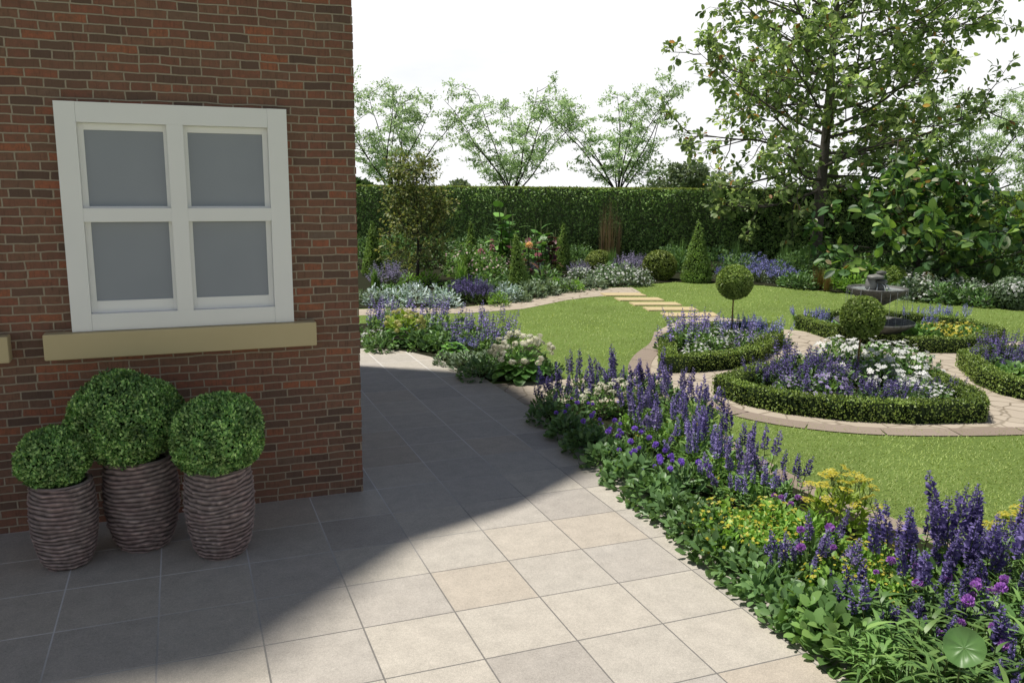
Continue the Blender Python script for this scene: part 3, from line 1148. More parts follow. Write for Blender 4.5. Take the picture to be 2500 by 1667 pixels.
th = thing('tall_hedge', 'tall dark green clipped hedge closing off the far side of the garden', 'hedge', (hc[0], hc[1], 0))
obj('foliage', m.mesh('tall_hedge', ['hedge_leaf', 'leaf_core', 'hedge_top_leaf']), th, loc=(-hc[0], -hc[1], 0))

# ------------------------------------------------------------------ trees


def curve(p, d, length, n, rg, bend=.12, up=0.0):
    pts = [np.array(p, float)]
    d = np.array(d, float)
    for _ in range(n):
        d = unit(d + rg.normal(0, bend, 3) + np.array([0, 0, up]))
        pts.append(pts[-1] + d * length / n)
    return np.array(pts)


def at(pts, t):
    k = t * (len(pts) - 1)
    i = min(int(k), len(pts) - 2)
    return pts[i] + (pts[i + 1] - pts[i]) * (k - i), unit(pts[i + 1] - pts[i])


def broad_tree(H, env, nlimb, seed, leaf, z0=2.2, trunk_r=.2, lean=.012, per=9, T=OVAL, twigs=4, subs=6, bias=1.0):
    """central leader with ascending limbs, twigs and big single leaves; env(z) = crown radius"""
    rg = np.random.default_rng(seed)
    wood, crown = MB(), MB()
    zz = np.linspace(0, H, 14)
    tr = np.c_[lean * zz + .05 * np.sin(zz * .9 + seed), .04 * np.sin(zz * .7), zz]
    tube(wood, tr, trunk_r * (1 - zz / H) ** .8 + .012, 9)
    tube(wood, [[0, 0, -.05], [0, 0, .12], [0, 0, .4]], [trunk_r * 1.35, trunk_r * 1.15, trunk_r * .98], 9)
    P, D = [], []
    for i in range(nlimb):
        f = ((i + .5) / nlimb) ** bias
        z = z0 + (H * .96 - z0) * f
        az = i * 2.39996 + rg.uniform(-.35, .35)
        Rr = max(.5, env(z + .3)) * rg.uniform(.8, 1.08)
        el = math.radians(rg.uniform(-2, 16) + 22 * f - (5 if f < .15 else 0))
        b, _ = at(tr, z / H)
        d = np.array([math.cos(az) * math.cos(el), math.sin(az) * math.cos(el), math.sin(el)])
        limb = curve(b, d, Rr, 8, rg, .10, .012)
        r0 = trunk_r * .30 * (1 - .5 * f)
        tube(wood, limb, np.linspace(r0, .008, 9), 6)
        for j in range(subs):
            tpos = .14 + .83 * (j + rg.random()) / subs
            q, qd = at(limb, min(tpos, .98))
            sd = unit(qd * .7 + rdir(rg, 1)[0] * .75 + [0, 0, .15])
            sl_ = Rr * (.42 - .22 * tpos) * rg.uniform(.7, 1.2) + .25
            sub = curve(q, sd, sl_, 5, rg, .16, .02)
            tube(wood, sub, np.linspace(r0 * .4, .005, 6), 4)
            for k in range(twigs):
                a, ad = at(sub, min(.99, .3 + .7 * (k + rg.random()) / twigs))
                td = unit(ad * .6 + rdir(rg, 1)[0] * .9)
                tw = curve(a, td, rg.uniform(.22, .55), 3, rg, .2)
                tube(wood, tw, [.008, .006, .005, .003], 3, 0, False)
                m_ = rg.integers(per - 3, per + 3)
                for q_ in range(m_):
                    pp, pd = at(tw, rg.uniform(.2, 1.0))
                    P.append(pp); D.append(unit(pd * .4 + rdir(rg, 1)[0] + np.array([0, 0, -.25])))
    P, D = np.array(P), np.array(D)
    n = len(P)
    L = rg.uniform(.6, 1.15, n) * leaf
    leaves(crown, T, P + D * .04, D, unit(rdir(rg, n) * .8 + [0, 0, .9]), L, L * rg.uniform(.5, .7, n))
    return wood, crown


bt = G(1872, 614)
env = lambda z: np.interp(z, [1.6, 2.5, 3.2, 4.2, 6.2, 8, 9.5, 11], [1.5, 3.6, 4.8, 5.2, 5.1, 5.2, 4.6, 2.5])
wood, crown = broad_tree(11.6, env, 50, 5, .23, 2.45, .2, .012, 9, OVAL, 5, 11, 1.2)
t = thing('broadleaf_tree', 'tall open tree with a dark straight trunk and large leaves, in front of the hedge', 'tree', bt, .4)
obj('trunk', wood.mesh('tree_wood', ['bark'], True), t)
obj('crown', crown.mesh('tree_crown', ['tree_leaf']), t)

# large-leaved shrub under the tree
p = G(2105, 660)
env2 = lambda z: np.interp(z, [0, .5, 1.2, 1.9, 2.4], [2.4, 2.9, 2.9, 2.2, 1.0])
wood, crown = broad_tree(2.4, env2, 24, 9, .33, .2, .06, 0.0, 5, OVAL, 4, 5)
t = thing('magnolia_shrub', 'spreading shrub with very large glossy leaves beside the tall tree, behind the fountain', 'shrub', p, 0)
obj('trunk', wood.mesh('shrub_wood', ['dark_bark'], True), t)
obj('crown', crown.mesh('shrub_crown', ['big_leaf']), t)

# slender small tree left
p = G(958, 652)
wood, crown = broad_tree(3.15, lambda z: np.interp(z, [.4, .9, 1.6, 2.4, 3.1], [.5, .85, .85, .6, .25]), 26, 13, .11, .5, .03, .0, 8, DIAMOND, 5, 5)
t = thing('slender_tree', 'slim young tree with small olive brown leaves standing in the back border near the house', 'tree', p)
obj('trunk', wood.mesh('slim_wood', ['dark_bark'], True), t)
obj('crown', crown.mesh('slim_crown', ['olive_leaf']), t)


def feather_tree(seed):
    """several stems fanning out above the hedge, flat sprays of small leaves"""
    rg = np.random.default_rng(seed)
    wood, crown = MB(), MB()
    P, D = [], []
    tube(wood, [[0, 0, 0], [.02, 0, 1.2], [0, 0, 2.3]], [.13, .10, .09], 7)
    ns = 9
    for i in range(ns):
        az = math.pi * 2 * i / ns + rg.uniform(-.3, .3)
        tilt = (.78, .36, .6)[i % 3] + rg.uniform(-.1, .1)
        d = np.array([math.cos(az) * math.sin(tilt), math.sin(az) * math.sin(tilt), math.cos(tilt)])
        st = curve([0, 0, 2.1 + .1 * (i % 3)], d, min(5.0, 4.0 / math.cos(tilt)) * rg.uniform(.95, 1.02), 9, rg, .12, .03)
        st[:, 2] = np.minimum(st[:, 2], 6.5 + rg.uniform(-.15, .15))
        tube(wood, st, np.linspace(.038, .007, 10), 5)
        for j in range(13):
            q, qd = at(st, min(.99, .12 + .86 * (j + rg.random()) / 13))
            az2 = rg.uniform(0, 6.28)
            bd = unit(qd * .3 + np.array([math.cos(az2), math.sin(az2), .12]))
            br = curve(q, bd, rg.uniform(.6, 1.35), 5, rg, .15, .0)
            tube(wood, br, np.linspace(.014, .004, 6), 3, 0, False)
            for k in range(6):
                a, ad = at(br, min(.99, .25 + .75 * (k + rg.random()) / 6))
                td = unit(ad * .7 + np.array([rg.normal(), rg.normal(), rg.normal() * .15]) * .7)
                tw = curve(a, td, rg.uniform(.22, .5), 3, rg, .15)
                for _ in range(19):
                    pp, pd = at(tw, rg.random())
                    P.append(pp + rg.normal(0, .07, 3) * [1, 1, .45]); D.append(unit(pd * .6 + rg.normal(0, .6, 3)))
    P, D = np.array(P), np.array(D)
    n = len(P)
    L = rg.uniform(.08, .15, n)
    leaves(crown, DIAMOND, P, D, unit(rdir(rg, n) * .5 + [0, 0, 1]), L, L * .5)
    return wood.mesh('feather_wood', ['dark_bark'], True), crown.mesh('feather_crown', ['feather_leaf'])


FEA = [feather_tree(31), feather_tree(32)]
for (u, rz, sc_, k, lab) in [(905, .3, 1.0, 0, 'feathery tree behind the hedge, closest to the brick house'), (1172, 1.9, .99, 1, 'feathery tree behind the hedge, second from the house, standing alone against the sky'),
                             (1412, 4.1, 1.0, 0, 'feathery tree behind the hedge, halfway between the house and the tall broadleaf tree'), (2215, 5.2, 1.05, 1, 'feathery tree behind the hedge, just to the right of the tall broadleaf tree'),
                             (2400, 2.4, 1.0, 0, 'feathery tree behind the hedge, cut off by the right edge of the photo')]:
    dd = 35.0
    sx = (u * 1.0629 - 1250) / F_PX * dd
    c = HEDGE_C * dd + HEDGE_R * sx
    t = thing('feathery_tree', lab, 'tree', (c[0], c[1], 0), rz, 'feathery trees behind the hedge', sc_)
    obj('trunk', FEA[k][0], t)
    obj('crown', FEA[k][1], t)


def round_crown(seed, r, squash, cnt, ls, mat):
    rg = np.random.default_rng(seed)
    m = MB()
    for i in range(9):
        c = rdir(rg, 1)[0] * r * rg.uniform(.4, .8) * np.array(squash)
        rr = r * rg.uniform(.3, .62)
        d = rdir(rg, cnt // 9)
        pos = c + d * (rr * (1 + .25 * lump(d, seed + i)) * rg.uniform(.6, 1.02, len(d)))[:, None]
        L = rg.uniform(.6, 1.3, len(d)) * ls
        leaves(m, DIAMOND, pos, unit(d + rdir(rg, len(d))), unit(d + rdir(rg, len(d)) * .7), L, L * .6)
    return m


for (u, vt, wpx, dd, lab, s) in [(1505, 384, 110, 48, 'distant rounded tree above the hedge, between the last feathery tree and the tall tree', 1), (1575, 372, 100, 47, 'taller distant tree above the hedge, touching the left side of the tall tree', 3),
                                 (1655, 398, 130, 50, 'low distant tree seen through the tall tree, above the hedge', 2), (1040, 412, 70, 46, 'pale distant treetop just above the hedge near the slim tree', 4),
                                 (832, 415, 70, 33.5, 'dark bushy treetop over the hedge right beside the house corner', 5), (1790, 405, 140, 50, 'low distant tree above the hedge behind the trunk of the tall tree', 6)]:
    k = F_PX / 1.0629 / dd
    sx = (u * 1.0629 - 1250) / F_PX * dd
    c = HEDGE_C * dd + HEDGE_R * sx
    ztop = CAMZ + (421 + (u - 1176) * .009 - vt) / k
    r = wpx / k / 2
    t = thing('distant_tree', lab, 'tree', (c[0], c[1], 0))
    m = round_crown(60 + s, r, (1, 1, .95), 4200, .2, None)
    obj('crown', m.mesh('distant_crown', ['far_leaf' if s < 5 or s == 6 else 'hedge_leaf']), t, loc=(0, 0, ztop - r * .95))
    tb = MB()
    tube(tb, [[0, 0, 0], [.03, 0, ztop * .5], [0, 0, ztop - r * .5]], [.16, .12, .06], 7)
    obj('trunk', tb.mesh('distant_trunk', ['dark_bark']), t)

# ------------------------------------------------------------------ clipped cones and balls


def cone_mesh(H, R, seed, mats, cnt=5200):
    rg = np.random.default_rng(seed)
    m = MB()
    lathe(m, [[R * .86, .03], [R * .9, .12 * H], [R * .45, .5 * H], [.012, .95 * H]], 20, 1)
    n = cnt
    t = 1 - np.sqrt(rg.random(n))
    a = rg.uniform(0, 6.283, n)
    rr = R * np.interp(t, [0, .08, .3, .6, .85, 1], [.86, 1.0, .80, .45, .17, .02])
    nor = unit(np.c_[np.cos(a), np.sin(a), np.full(n, R / H)])
    pos = np.c_[rr * np.cos(a), rr * np.sin(a), t * H] + nor * (rg.normal(0, .02, n) + .03 * lump(np.c_[np.cos(a) * 2, np.sin(a) * 2, t * 6], seed))[:, None]
    d = unit(nor * .5 + rdir(rg, n) * .7 + [0, 0, .5])
    L = rg.uniform(.035, .075, n)
    leaves(m, DIAMOND, pos - d * .02, d, unit(nor + rdir(rg, n) * .6), L, L * .5)
    return m.mesh('clipped_cone', mats)


for (u, vb, vt, wpx, ln, lab, s) in [
    (857, 634, 508, 46, 0, 'clipped green cone right beside the house corner', 1),
    (1082, 636, 508, 40, 0, 'clipped green cone half hidden behind the pink flowers', 2),
    (1194, 676, 532, 44, -.09, 'leaning slim green cone among the pink flowers, beside the path', 3),
    (1292, 622, 513, 38, 0, 'clipped green cone between the big-leaved cannas and the reeds', 4),
    (1598, 648, 506, 66, 0, 'big clipped green cone standing alone at the edge of the lawn, beside the box ball', 5)]:
    p = G(u, vb)
    k = ppm(p)
    t = thing('cone_topiary', lab, 'topiary', p, s, 'clipped cones in the back border', 1.0, (0, ln, 0) if ln else None)
    obj('foliage', cone_mesh((vb - vt) / k, wpx / k / 2, 40 + s, ['cone_leaf', 'leaf_core']), t)
    sb = MB()
    tube(sb, [[0, 0, -.02], [0, 0, .3]], [.04, .035], 6)
    obj('trunk', sb.mesh('cone_trunk', ['bark']), t)

for (u, vc, rpx, vb, sq, mat, lab, s) in [
    (1376, 602, 33, 630, .85, 'dull_box_leaf', 'dull green clipped ball half hidden behind white flowers, below the reeds', 1),
    (1514, 608, 38, 643, .9, 'dull_box_leaf', 'dark olive clipped ball between the white flowers and the big cone', 2),
    (2045, 642, 33, 672, .95, 'box_leaf', 'clipped green ball directly behind the top of the fountain', 3),
    (2322, 672, 42, 708, .85, 'grey_leaf', 'loose grey green ball shrub with small white flowers at the right end of the lawn', 4)]:
    p = G(u, vb)
    k = ppm(p)
    r = rpx / k
    t = thing('box_ball', lab, 'topiary', p, s)
    obj('foliage', ball_mesh(r, (1, 1, sq), 4200, .06, [mat, 'leaf_core'], 50 + s, .04 if s < 4 else .1, .04 if s < 4 else .1, DIAMOND, .9), t, loc=(0, 0, r * sq * .94))
    if s == 4:
        rg = np.random.default_rng(77)
        fm = MB()
        d = rdir(rg, 160); d[:, 2] = np.abs(d[:, 2])
        leaves(fm, STAR, d * r * 1.02 * np.array([1, 1, sq]), unit(np.cross(d, rdir(rg, 160))), d, .06, .06)
        obj('blossoms', fm.mesh('ball_flowers', ['white_flower']), t, loc=(0, 0, r * sq * .94))

for (u, vb, vc, rpx, lab, s) in [
    (1680, 772, 650, 39, 'lollipop topiary on a thin bare stem in the bed beside the stepping stones', 1),
    (1968, 880, 730, 47, 'lollipop topiary in front of the fountain, in the bed of white petunias', 2)]:
    p = G(u, vb, .03)
    k = ppm(p)
    r = rpx / k
    zc = (vb - vc) / k * 1.02
    t = thing('lollipop_topiary', lab, 'topiary', p, s, 'lollipop topiaries in the box edged beds')
    obj('crown', ball_mesh(r, (1, 1, .98), 5200, .045, ['box_leaf', 'leaf_core'], 70 + s, .035, .05), t, loc=(0, 0, zc))
    sb = MB()
    tube(sb, [[0, 0, -.03], [.008, .004, zc * .5], [0, 0, zc - r * .6]], [.016, .014, .012], 7)
    obj('trunk', sb.mesh('topiary_stem', ['rust_leaf']), t)

# ------------------------------------------------------------------ flowering plants
CACHE = {}


def dome(rg, mb, n, R, H, L, ratio, T, mat=0, z0=0.0, up=.3, inner=.5, droop=0.0):
    """leaves filling a low dome"""
    d = rdir(rg, n)
    d[:, 2] = np.abs(d[:, 2])
    rr = inner + (1 - inner) * rg.random(n) ** .6
    pos = d * rr[:, None] * np.array([R, R, H]) * (1 + .14 * lump(d, int(rg.integers(99))))[:, None] + np.array([0, 0, z0])
    dd_ = unit(d * np.array([1, 1, .5]) + rdir(rg, n) * .6 + np.array([0, 0, up - droop]))
    ls = rg.uniform(.65, 1.25, n) * L
    leaves(mb, T, pos - dd_ * (ls * .5)[:, None], dd_, unit(d + np.array([0, 0, .8]) + rdir(rg, n) * .45), ls, ls * ratio * rg.uniform(.85, 1.15, n), mat)


def spike(rg, mb, base, top, fl, r, nf, fs, stem_mat=1, mat=0):
    """one flower spike: thin stem, whorls of small florets narrowing to the tip"""
    base, top = np.array(base, float), np.array(top, float)
    mid = (base + top) / 2 + np.append(rg.normal(0, .012, 2), 0)
    tube(mb, [base, mid, top], [.0045, .004, .002], 3, stem_mat, False)
    ax = unit(top - mid)
    nw = max(5, nf // 7)
    t = np.repeat((np.arange(nw) + .5) / nw, 7)[:nf]
    n = len(t)
    a = rg.uniform(0, 6.283, n)
    ref = unit(np.cross(ax, [.3, .9, .1])); ref2 = np.cross(ax, ref)
    out = np.cos(a)[:, None] * ref + np.sin(a)[:, None] * ref2
    prof = np.interp(t, [0, .12, .45, .8, 1], [.55, 1.0, .85, .5, .15])
    P = top - ax * (fl * (1 - t))[:, None] + out * (r * .35 * prof)[:, None] + rg.normal(0, .004, (n, 3))
    D = unit(out + ax * rg.uniform(.1, .9, n)[:, None] + rdir(rg, n) * .3)
    ls = r * prof * rg.uniform(.7, 1.25, n) + .004
    leaves(mb, DIAMOND, P, D, unit(rdir(rg, n) + ax), ls, ls * fs, mat)


def spike_meshes(flower, H, fl, r, nf):
    key = ('spk', flower, H, fl, r, nf)
    if key not in CACHE:
        out = []
        for k in range(4):
            rg = np.random.default_rng(200 + k)
            m = MB()
            spike(rg, m, (0, 0, 0), (rg.normal(0, .02), rg.normal(0, .02), H * rg.uniform(.9, 1.08)), fl * rg.uniform(.8, 1.15), r, nf, .75)
            out.append(m.mesh('flower_spike', [flower, 'stem']))
        CACHE[key] = out
    return CACHE[key]


def k_salvia(v, flower='violet_flower', leaf='mid_leaf', ns=8, H=.62, R=.26, fl=.27, r=.036, nf=98, far=False):
    rg = np.random.default_rng(300 + v)
    f = MB()
    dome(rg, f, 95, R * 1.05, H * .5, .105, .33, OVAL, up=.45)
    parts = []
    bs = []
    for i in range(ns):
        a, q = rg.uniform(0, 6.283), R * math.sqrt(rg.random()) * .85
        bs.append((q * math.cos(a), q * math.sin(a), a, q))
    fm = MB()
    sp = None if far else spike_meshes(flower, H, fl, r, nf)
    for i, (x, y, a, q) in enumerate(bs):
        tilt = .38 * q / R + rg.normal(0, .09)
        sc_ = rg.uniform(.64, 1.16)
        ax = np.array([math.cos(a) * math.sin(tilt), math.sin(a) * math.sin(tilt), math.cos(tilt)])
        for j in range(9):
            z = H * sc_ * rg.uniform(.08, .58)
            b = rg.uniform(0, 6.283)
            dd_ = np.array([math.cos(b), math.sin(b), .45])
            leaves(f, OVAL, np.array([x, y, 0]) + ax * z, dd_, [0, 0, 1], rg.uniform(.06, .11), rg.uniform(.02, .034))
        if far:
            top = np.array([x, y, 0]) + ax * H * sc_
            spike(rg, fm, (x, y, 0), top, fl * rg.uniform(.85, 1.1), r, nf, .8)
        else:
            parts.append(('flower_spike', sp[(i + v) % 4], (x, y, 0), (-math.sin(a) * tilt, math.cos(a) * tilt, 0), sc_))
    res = [('foliage', f.mesh('salvia_foliage', [leaf]), (0, 0, 0), (0, 0, 0), 1)]
    if far:
        res.append(('blossoms', fm.mesh('salvia_spikes', [flower, 'stem']), (0, 0, 0), (0, 0, 0), 1))
    return res + parts


def mound(v, leaf, n, R, H, L, ratio, T=OVAL, **kw):
    rg = np.random.default_rng(400 + v)
    f = MB()
    dome(rg, f, n, R, H, L, ratio, T, **kw)
    return rg, f


Z3 = (0, 0, 0)


def k_leafy(v, leaf='dark_leaf', R=.3, H=.26, L=.085, ratio=.6, n=260, T=OVAL):
    rg, f = mound(v, leaf, n, R, H, L, ratio, T)
    return [('foliage', f.mesh('leafy', [leaf]), Z3, Z3, 1)]


def k_scatter(v, flower, leaf='mid_leaf', R=.28, H=.32, L=.06, ratio=.55, n=260, nfl=120, fs=.022, T=STAR, LT=OVAL, over=1.04, zmin=.15, up=.5):
    """leafy mound dotted with small open flowers"""
    rg, f = mound(v, leaf, n, R, H, L, ratio, LT)
    fm = MB()
    d = rdir(rg, nfl)
    d[:, 2] = np.abs(d[:, 2]) * (1 - zmin) + zmin
    d = unit(d)
    cl = lump(d, v + 7, 4) > -.35
    d = d[cl]
    n_ = len(d)
    P = d * np.array([R, R, H]) * (over + rg.normal(0, .05, n_))[:, None]
    nn = unit(d + rdir(rg, n_) * .5 + np.array([0, 0, up]))
    sz = fs * rg.uniform(.75, 1.3, n_)
    leaves(fm, T, P, unit(np.cross(nn, rdir(rg, n_))), nn, sz, sz)
    return [('foliage', f.mesh('scatter_leaf', [leaf]), Z3, Z3, 1), ('blossoms', fm.mesh('scatter_flower', [flower]), Z3, Z3, 1)]


def k_umbel(v, flower='cream_flower', leaf='mid_leaf', R=.24, H=.34, nh=12, hr=.05, stemH=.1, L=.08, ratio=.4, n=190):
    """flat flower heads on stems above leaves; each head is a part"""
    rg, f = mound(v, leaf, n, R, H, L, ratio)
    key = ('umb', flower, hr)
    if key not in CACHE:
        ms = []
        for k in range(3):
            g = np.random.default_rng(500 + k)
            m = MB()
            c = 46
            rr = np.sqrt(g.random(c)) * hr
            a = g.uniform(0, 6.283, c)
            P = np.c_[rr * np.cos(a), rr * np.sin(a), .25 * hr * (1 - (rr / hr) ** 2) + g.normal(0, .003, c)]
            nn = unit(np.c_[P[:, :2] * 6, np.ones(c)] + rdir(g, c) * .3)
            leaves(m, STAR, P, unit(np.cross(nn, rdir(g, c))), nn, hr * .34, hr * .34)
            for q in range(6):
                b = q * 1.05
                tube(m, [[0, 0, -.045], [.6 * hr * math.cos(b), .6 * hr * math.sin(b), -.002]], [.002, .0015], 3, 1, False)
            tube(m, [[0, 0, -.2], [0, 0, -.04]], [.003, .003], 3, 1, False)
            ms.append(m.mesh('flower_head', [flower, 'stem']))
        CACHE[key] = ms
    out = [('foliage', f.mesh('umbel_leaf', [leaf]), Z3, Z3, 1)]
    for i in range(nh):
        a, q = i * 2.4 + rg.uniform(-.4, .4), math.sqrt((i + .5) / nh)
        z = H * math.sqrt(max(.05, 1 - .75 * q * q)) + stemH * rg.uniform(.3, 1.0)
        out.append(('flower_head', CACHE[key][i % 3], (R * q * math.cos(a), R * q * math.sin(a), z), (rg.normal(0, .25) - .3 * q * math.sin(a), rg.normal(0, .25) + .3 * q * math.cos(a), a), rg.uniform(.75, 1.2)))
    return out


def k_ballflower(v, flower='magenta_flower', leaf='mid_leaf', R=.26, H=.3, nh=6, hr=.028, L=.11, ratio=.3, n=130, LT=OVAL, tall=.12):
    rg, f = mound(v, leaf, n, R, H, L, ratio, LT)
    key = ('bal', flower, hr)
    if key not in CACHE:
        ms = []
        for k in range(3):
            g = np.random.default_rng(600 + k)
            m = MB()
            c = 70
            d = rdir(g, c)
            d[:, 2] = d[:, 2] * .8 + .25
            P = d * hr * .45
            leaves(m, OVAL, P, unit(d + [0, 0, .3] + rdir(g, c) * .3), unit(rdir(g, c)), hr * .75, hr * .6)
            tube(m, [[0, 0, -.28], [.01, 0, -.12], [0, 0, -hr * .3]], [.003, .003, .003], 3, 1, False)
            ms.append(m.mesh('flower_head', [flower, 'stem']))
        CACHE[key] = ms
    out = [('foliage', f.mesh('ballflower_leaf', [leaf]), Z3, Z3, 1)]
    for i in range(nh):
        a, q = i * 2.4 + rg.uniform(-.5, .5), math.sqrt((i + .5) / nh)
        z = H * math.sqrt(max(.05, 1 - .8 * q * q)) + tall * rg.uniform(.2, 1.0)
        out.append(('flower_head', CACHE[key][i % 3], (R * q * math.cos(a), R * q * math.sin(a), z), (rg.normal(0, .2), rg.normal(0, .2), a), rg.uniform(.7, 1.25)))
    return out


def k_lance(v, leaf='mid_leaf', R=.3, H=.36, n=95, L=.3, W=.03, T=None, stems=9):
    """leafy stems with long narrow arching leaves"""
    rg = np.random.default_rng(700 + v)
    f = MB()
    for i in range(stems):
        a, q = rg.uniform(0, 6.283), R * .75 * math.sqrt(rg.random())
        h = H * rg.uniform(.65, 1.05)
        tip = np.array([q * 1.25 * math.cos(a), q * 1.25 * math.sin(a), h])
        b0 = np.array([q * .7 * math.cos(a), q * .7 * math.sin(a), 0])
        tube(f, [b0, (b0 + tip) / 2, tip], [.005, .004, .003], 4, 1, False)
        c = n // stems
        tt = rg.uniform(.15, 1.0, c)
        P = b0 + (tip - b0) * tt[:, None]
        az = rg.uniform(0, 6.283, c)
        D = np.c_[np.cos(az), np.sin(az), rg.uniform(.25, 1.1, c)]
        ls = L * rg.uniform(.5, 1.0, c) * (1.1 - .35 * tt)
        leaves(f, T or BLADE, P, D, np.array([0, 0, 1.]) + rdir(rg, c) * .15, ls, W * rg.uniform(.75, 1.25, c))
    return [('foliage', f.mesh('lance_leaf', [leaf, 'stem']), Z3, Z3, 1)]


def k_tuft(v, leaf='bright_leaf', n=90, H=.6, W=.02, spread=.8, T=None):
    rg = np.random.default_rng(800 + v)
    f = MB()
    a = rg.uniform(0, 6.283, n)
    D = np.c_[np.cos(a) * spread * rg.uniform(.1, 1, n), np.sin(a) * spread * rg.uniform(.1, 1, n), np.ones(n)]
    P = np.c_[rg.normal(0, .05, (n, 2)), np.zeros(n)]
    leaves(f, T or BLADE, P, D, D * [1, 1, 0] + [0, 0, .3], H * rg.uniform(.6, 1.15, n), W * rg.uniform(.7, 1.2, n))
    return [('foliage', f.mesh('tuft', [leaf]), Z3, Z3, 1)]


def k_haze(v, flower='sage_flower', leaf='grey_leaf', R=.5, H=.6, ns=70, fl=.3, r=.018, nf=22):
    """airy mound of very many thin flower wands"""
    rg = np.random.default_rng(900 + v)
    f, fm = MB(), MB()
    dome(rg, f, 260, R * .85, H * .6, .07, .28, DIAMOND, up=.5)
    for i in range(ns):
        a, q = rg.uniform(0, 6.283), math.sqrt(rg.random())
        b = np.array([.35 * R * q * math.cos(a), .35 * R * q * math.sin(a), 0])
        h = H * (1 - .35 * q * q) * rg.uniform(.75, 1.12)
        top = np.array([R * q * math.cos(a), R * q * math.sin(a), h]) + np.append(rg.normal(0, .04, 2), 0)
        spike(rg, fm, b, top, fl * rg.uniform(.6, 1.1), r, nf, .9)
    return [('foliage', f.mesh('haze_leaf', [leaf]), Z3, Z3, 1), ('blossoms', fm.mesh('haze_wands', [flower, 'stem']), Z3, Z3, 1)]


def k_hosta(v, leaf='hosta_leaf', R=.32, n=46, L=.2, ratio=.8, flower=None, FR=.36, FH=.34, z=.2, nh=26, leaf2='mid_leaf'):
    """overlapping broad round leaves at the foot, optionally a dome of big flower clusters above"""
    rg = np.random.default_rng(1000 + v)
    f = MB()
    a = np.arange(n) * 2.39996
    q = np.sqrt((np.arange(n) + .5) / n)
    P = np.c_[R * q * np.cos(a), R * q * np.sin(a), .26 * (1 - q ** 2) + .05 + rg.normal(0, .015, n)]
    D = np.c_[np.cos(a), np.sin(a), .5 - 1.0 * q]
    ls = L * rg.uniform(.75, 1.15, n)
    leaves(f, OVAL, P - unit(D) * (ls * .4)[:, None], D, np.c_[np.cos(a) * .6, np.sin(a) * .6, np.ones(n)] + rdir(rg, n) * .2, ls, ls * ratio)
    out = []
    if flower:
        dome(rg, f, 200, FR * .92, FH * .9, .1, .5, OVAL, 1, z0=z)
        fm = MB()
        d = rdir(rg, nh * 3)
        d = unit(d * [1, 1, .7] + [0, 0, .4])
        d = d[d[:, 2] > .12][:nh]
        for dk in d:
            c = dk * [FR, FR, FH] * rg.uniform(.92, 1.08) + [0, 0, z]
            k = 30
            dd_ = unit(rdir(rg, k) + dk * .8)
            pp = c + dd_ * .052 * rg.uniform(.7, 1.1, k)[:, None] * [1, 1, .7]
            leaves(fm, STAR, pp, unit(np.cross(dd_, rdir(rg, k))), dd_, .036, .036)
        out.append(('blossoms', fm.mesh('hydrangea_heads', [flower]), Z3, Z3, 1))
    return [('foliage', f.mesh('hosta', [leaf, leaf2]), Z3, Z3, 1)] + out


def k_canna(v, leaf='hosta_leaf', H=2.0, n=7, L=.6, W=.28, stems=4, R=.35, flower=None):
    rg = np.random.default_rng(1100 + v)
    f = MB()
    fm = MB()
    for s_ in range(stems):
        b = np.append(rg.normal(0, R * .5, 2), 0)
        tip = b + np.append(rg.normal(0, R * .35, 2), H * rg.uniform(.65, 1.05))
        tube(f, [b, (b + tip) / 2, tip], [.02, .016, .008], 5, 1)
        for i in range(n):
            t = .15 + .8 * i / n
            az = i * 2.6 + s_
            P = b + (tip - b) * t
            D = np.array([math.cos(az), math.sin(az), rg.uniform(.6, 1.4)])
            leaves(f, BLADE, P, D, [-math.cos(az), -math.sin(az), .9], L * rg.uniform(.7, 1.1) * (1.1 - .4 * t), W * rg.uniform(.8, 1.15))
        if flower:
            k = 16
            dd_ = rdir(rg, k)
            leaves(fm, OVAL, tip + dd_ * .05 + [0, 0, .06], unit(dd_ + [0, 0, .5]), rdir(rg, k), .12, .08)
    out = [('foliage', f.mesh('canna', [leaf, 'stem']), Z3, Z3, 1)]
    if flower:
        out.append(('blossoms', fm.mesh('canna_flower', [flower]), Z3, Z3, 1))
    return out


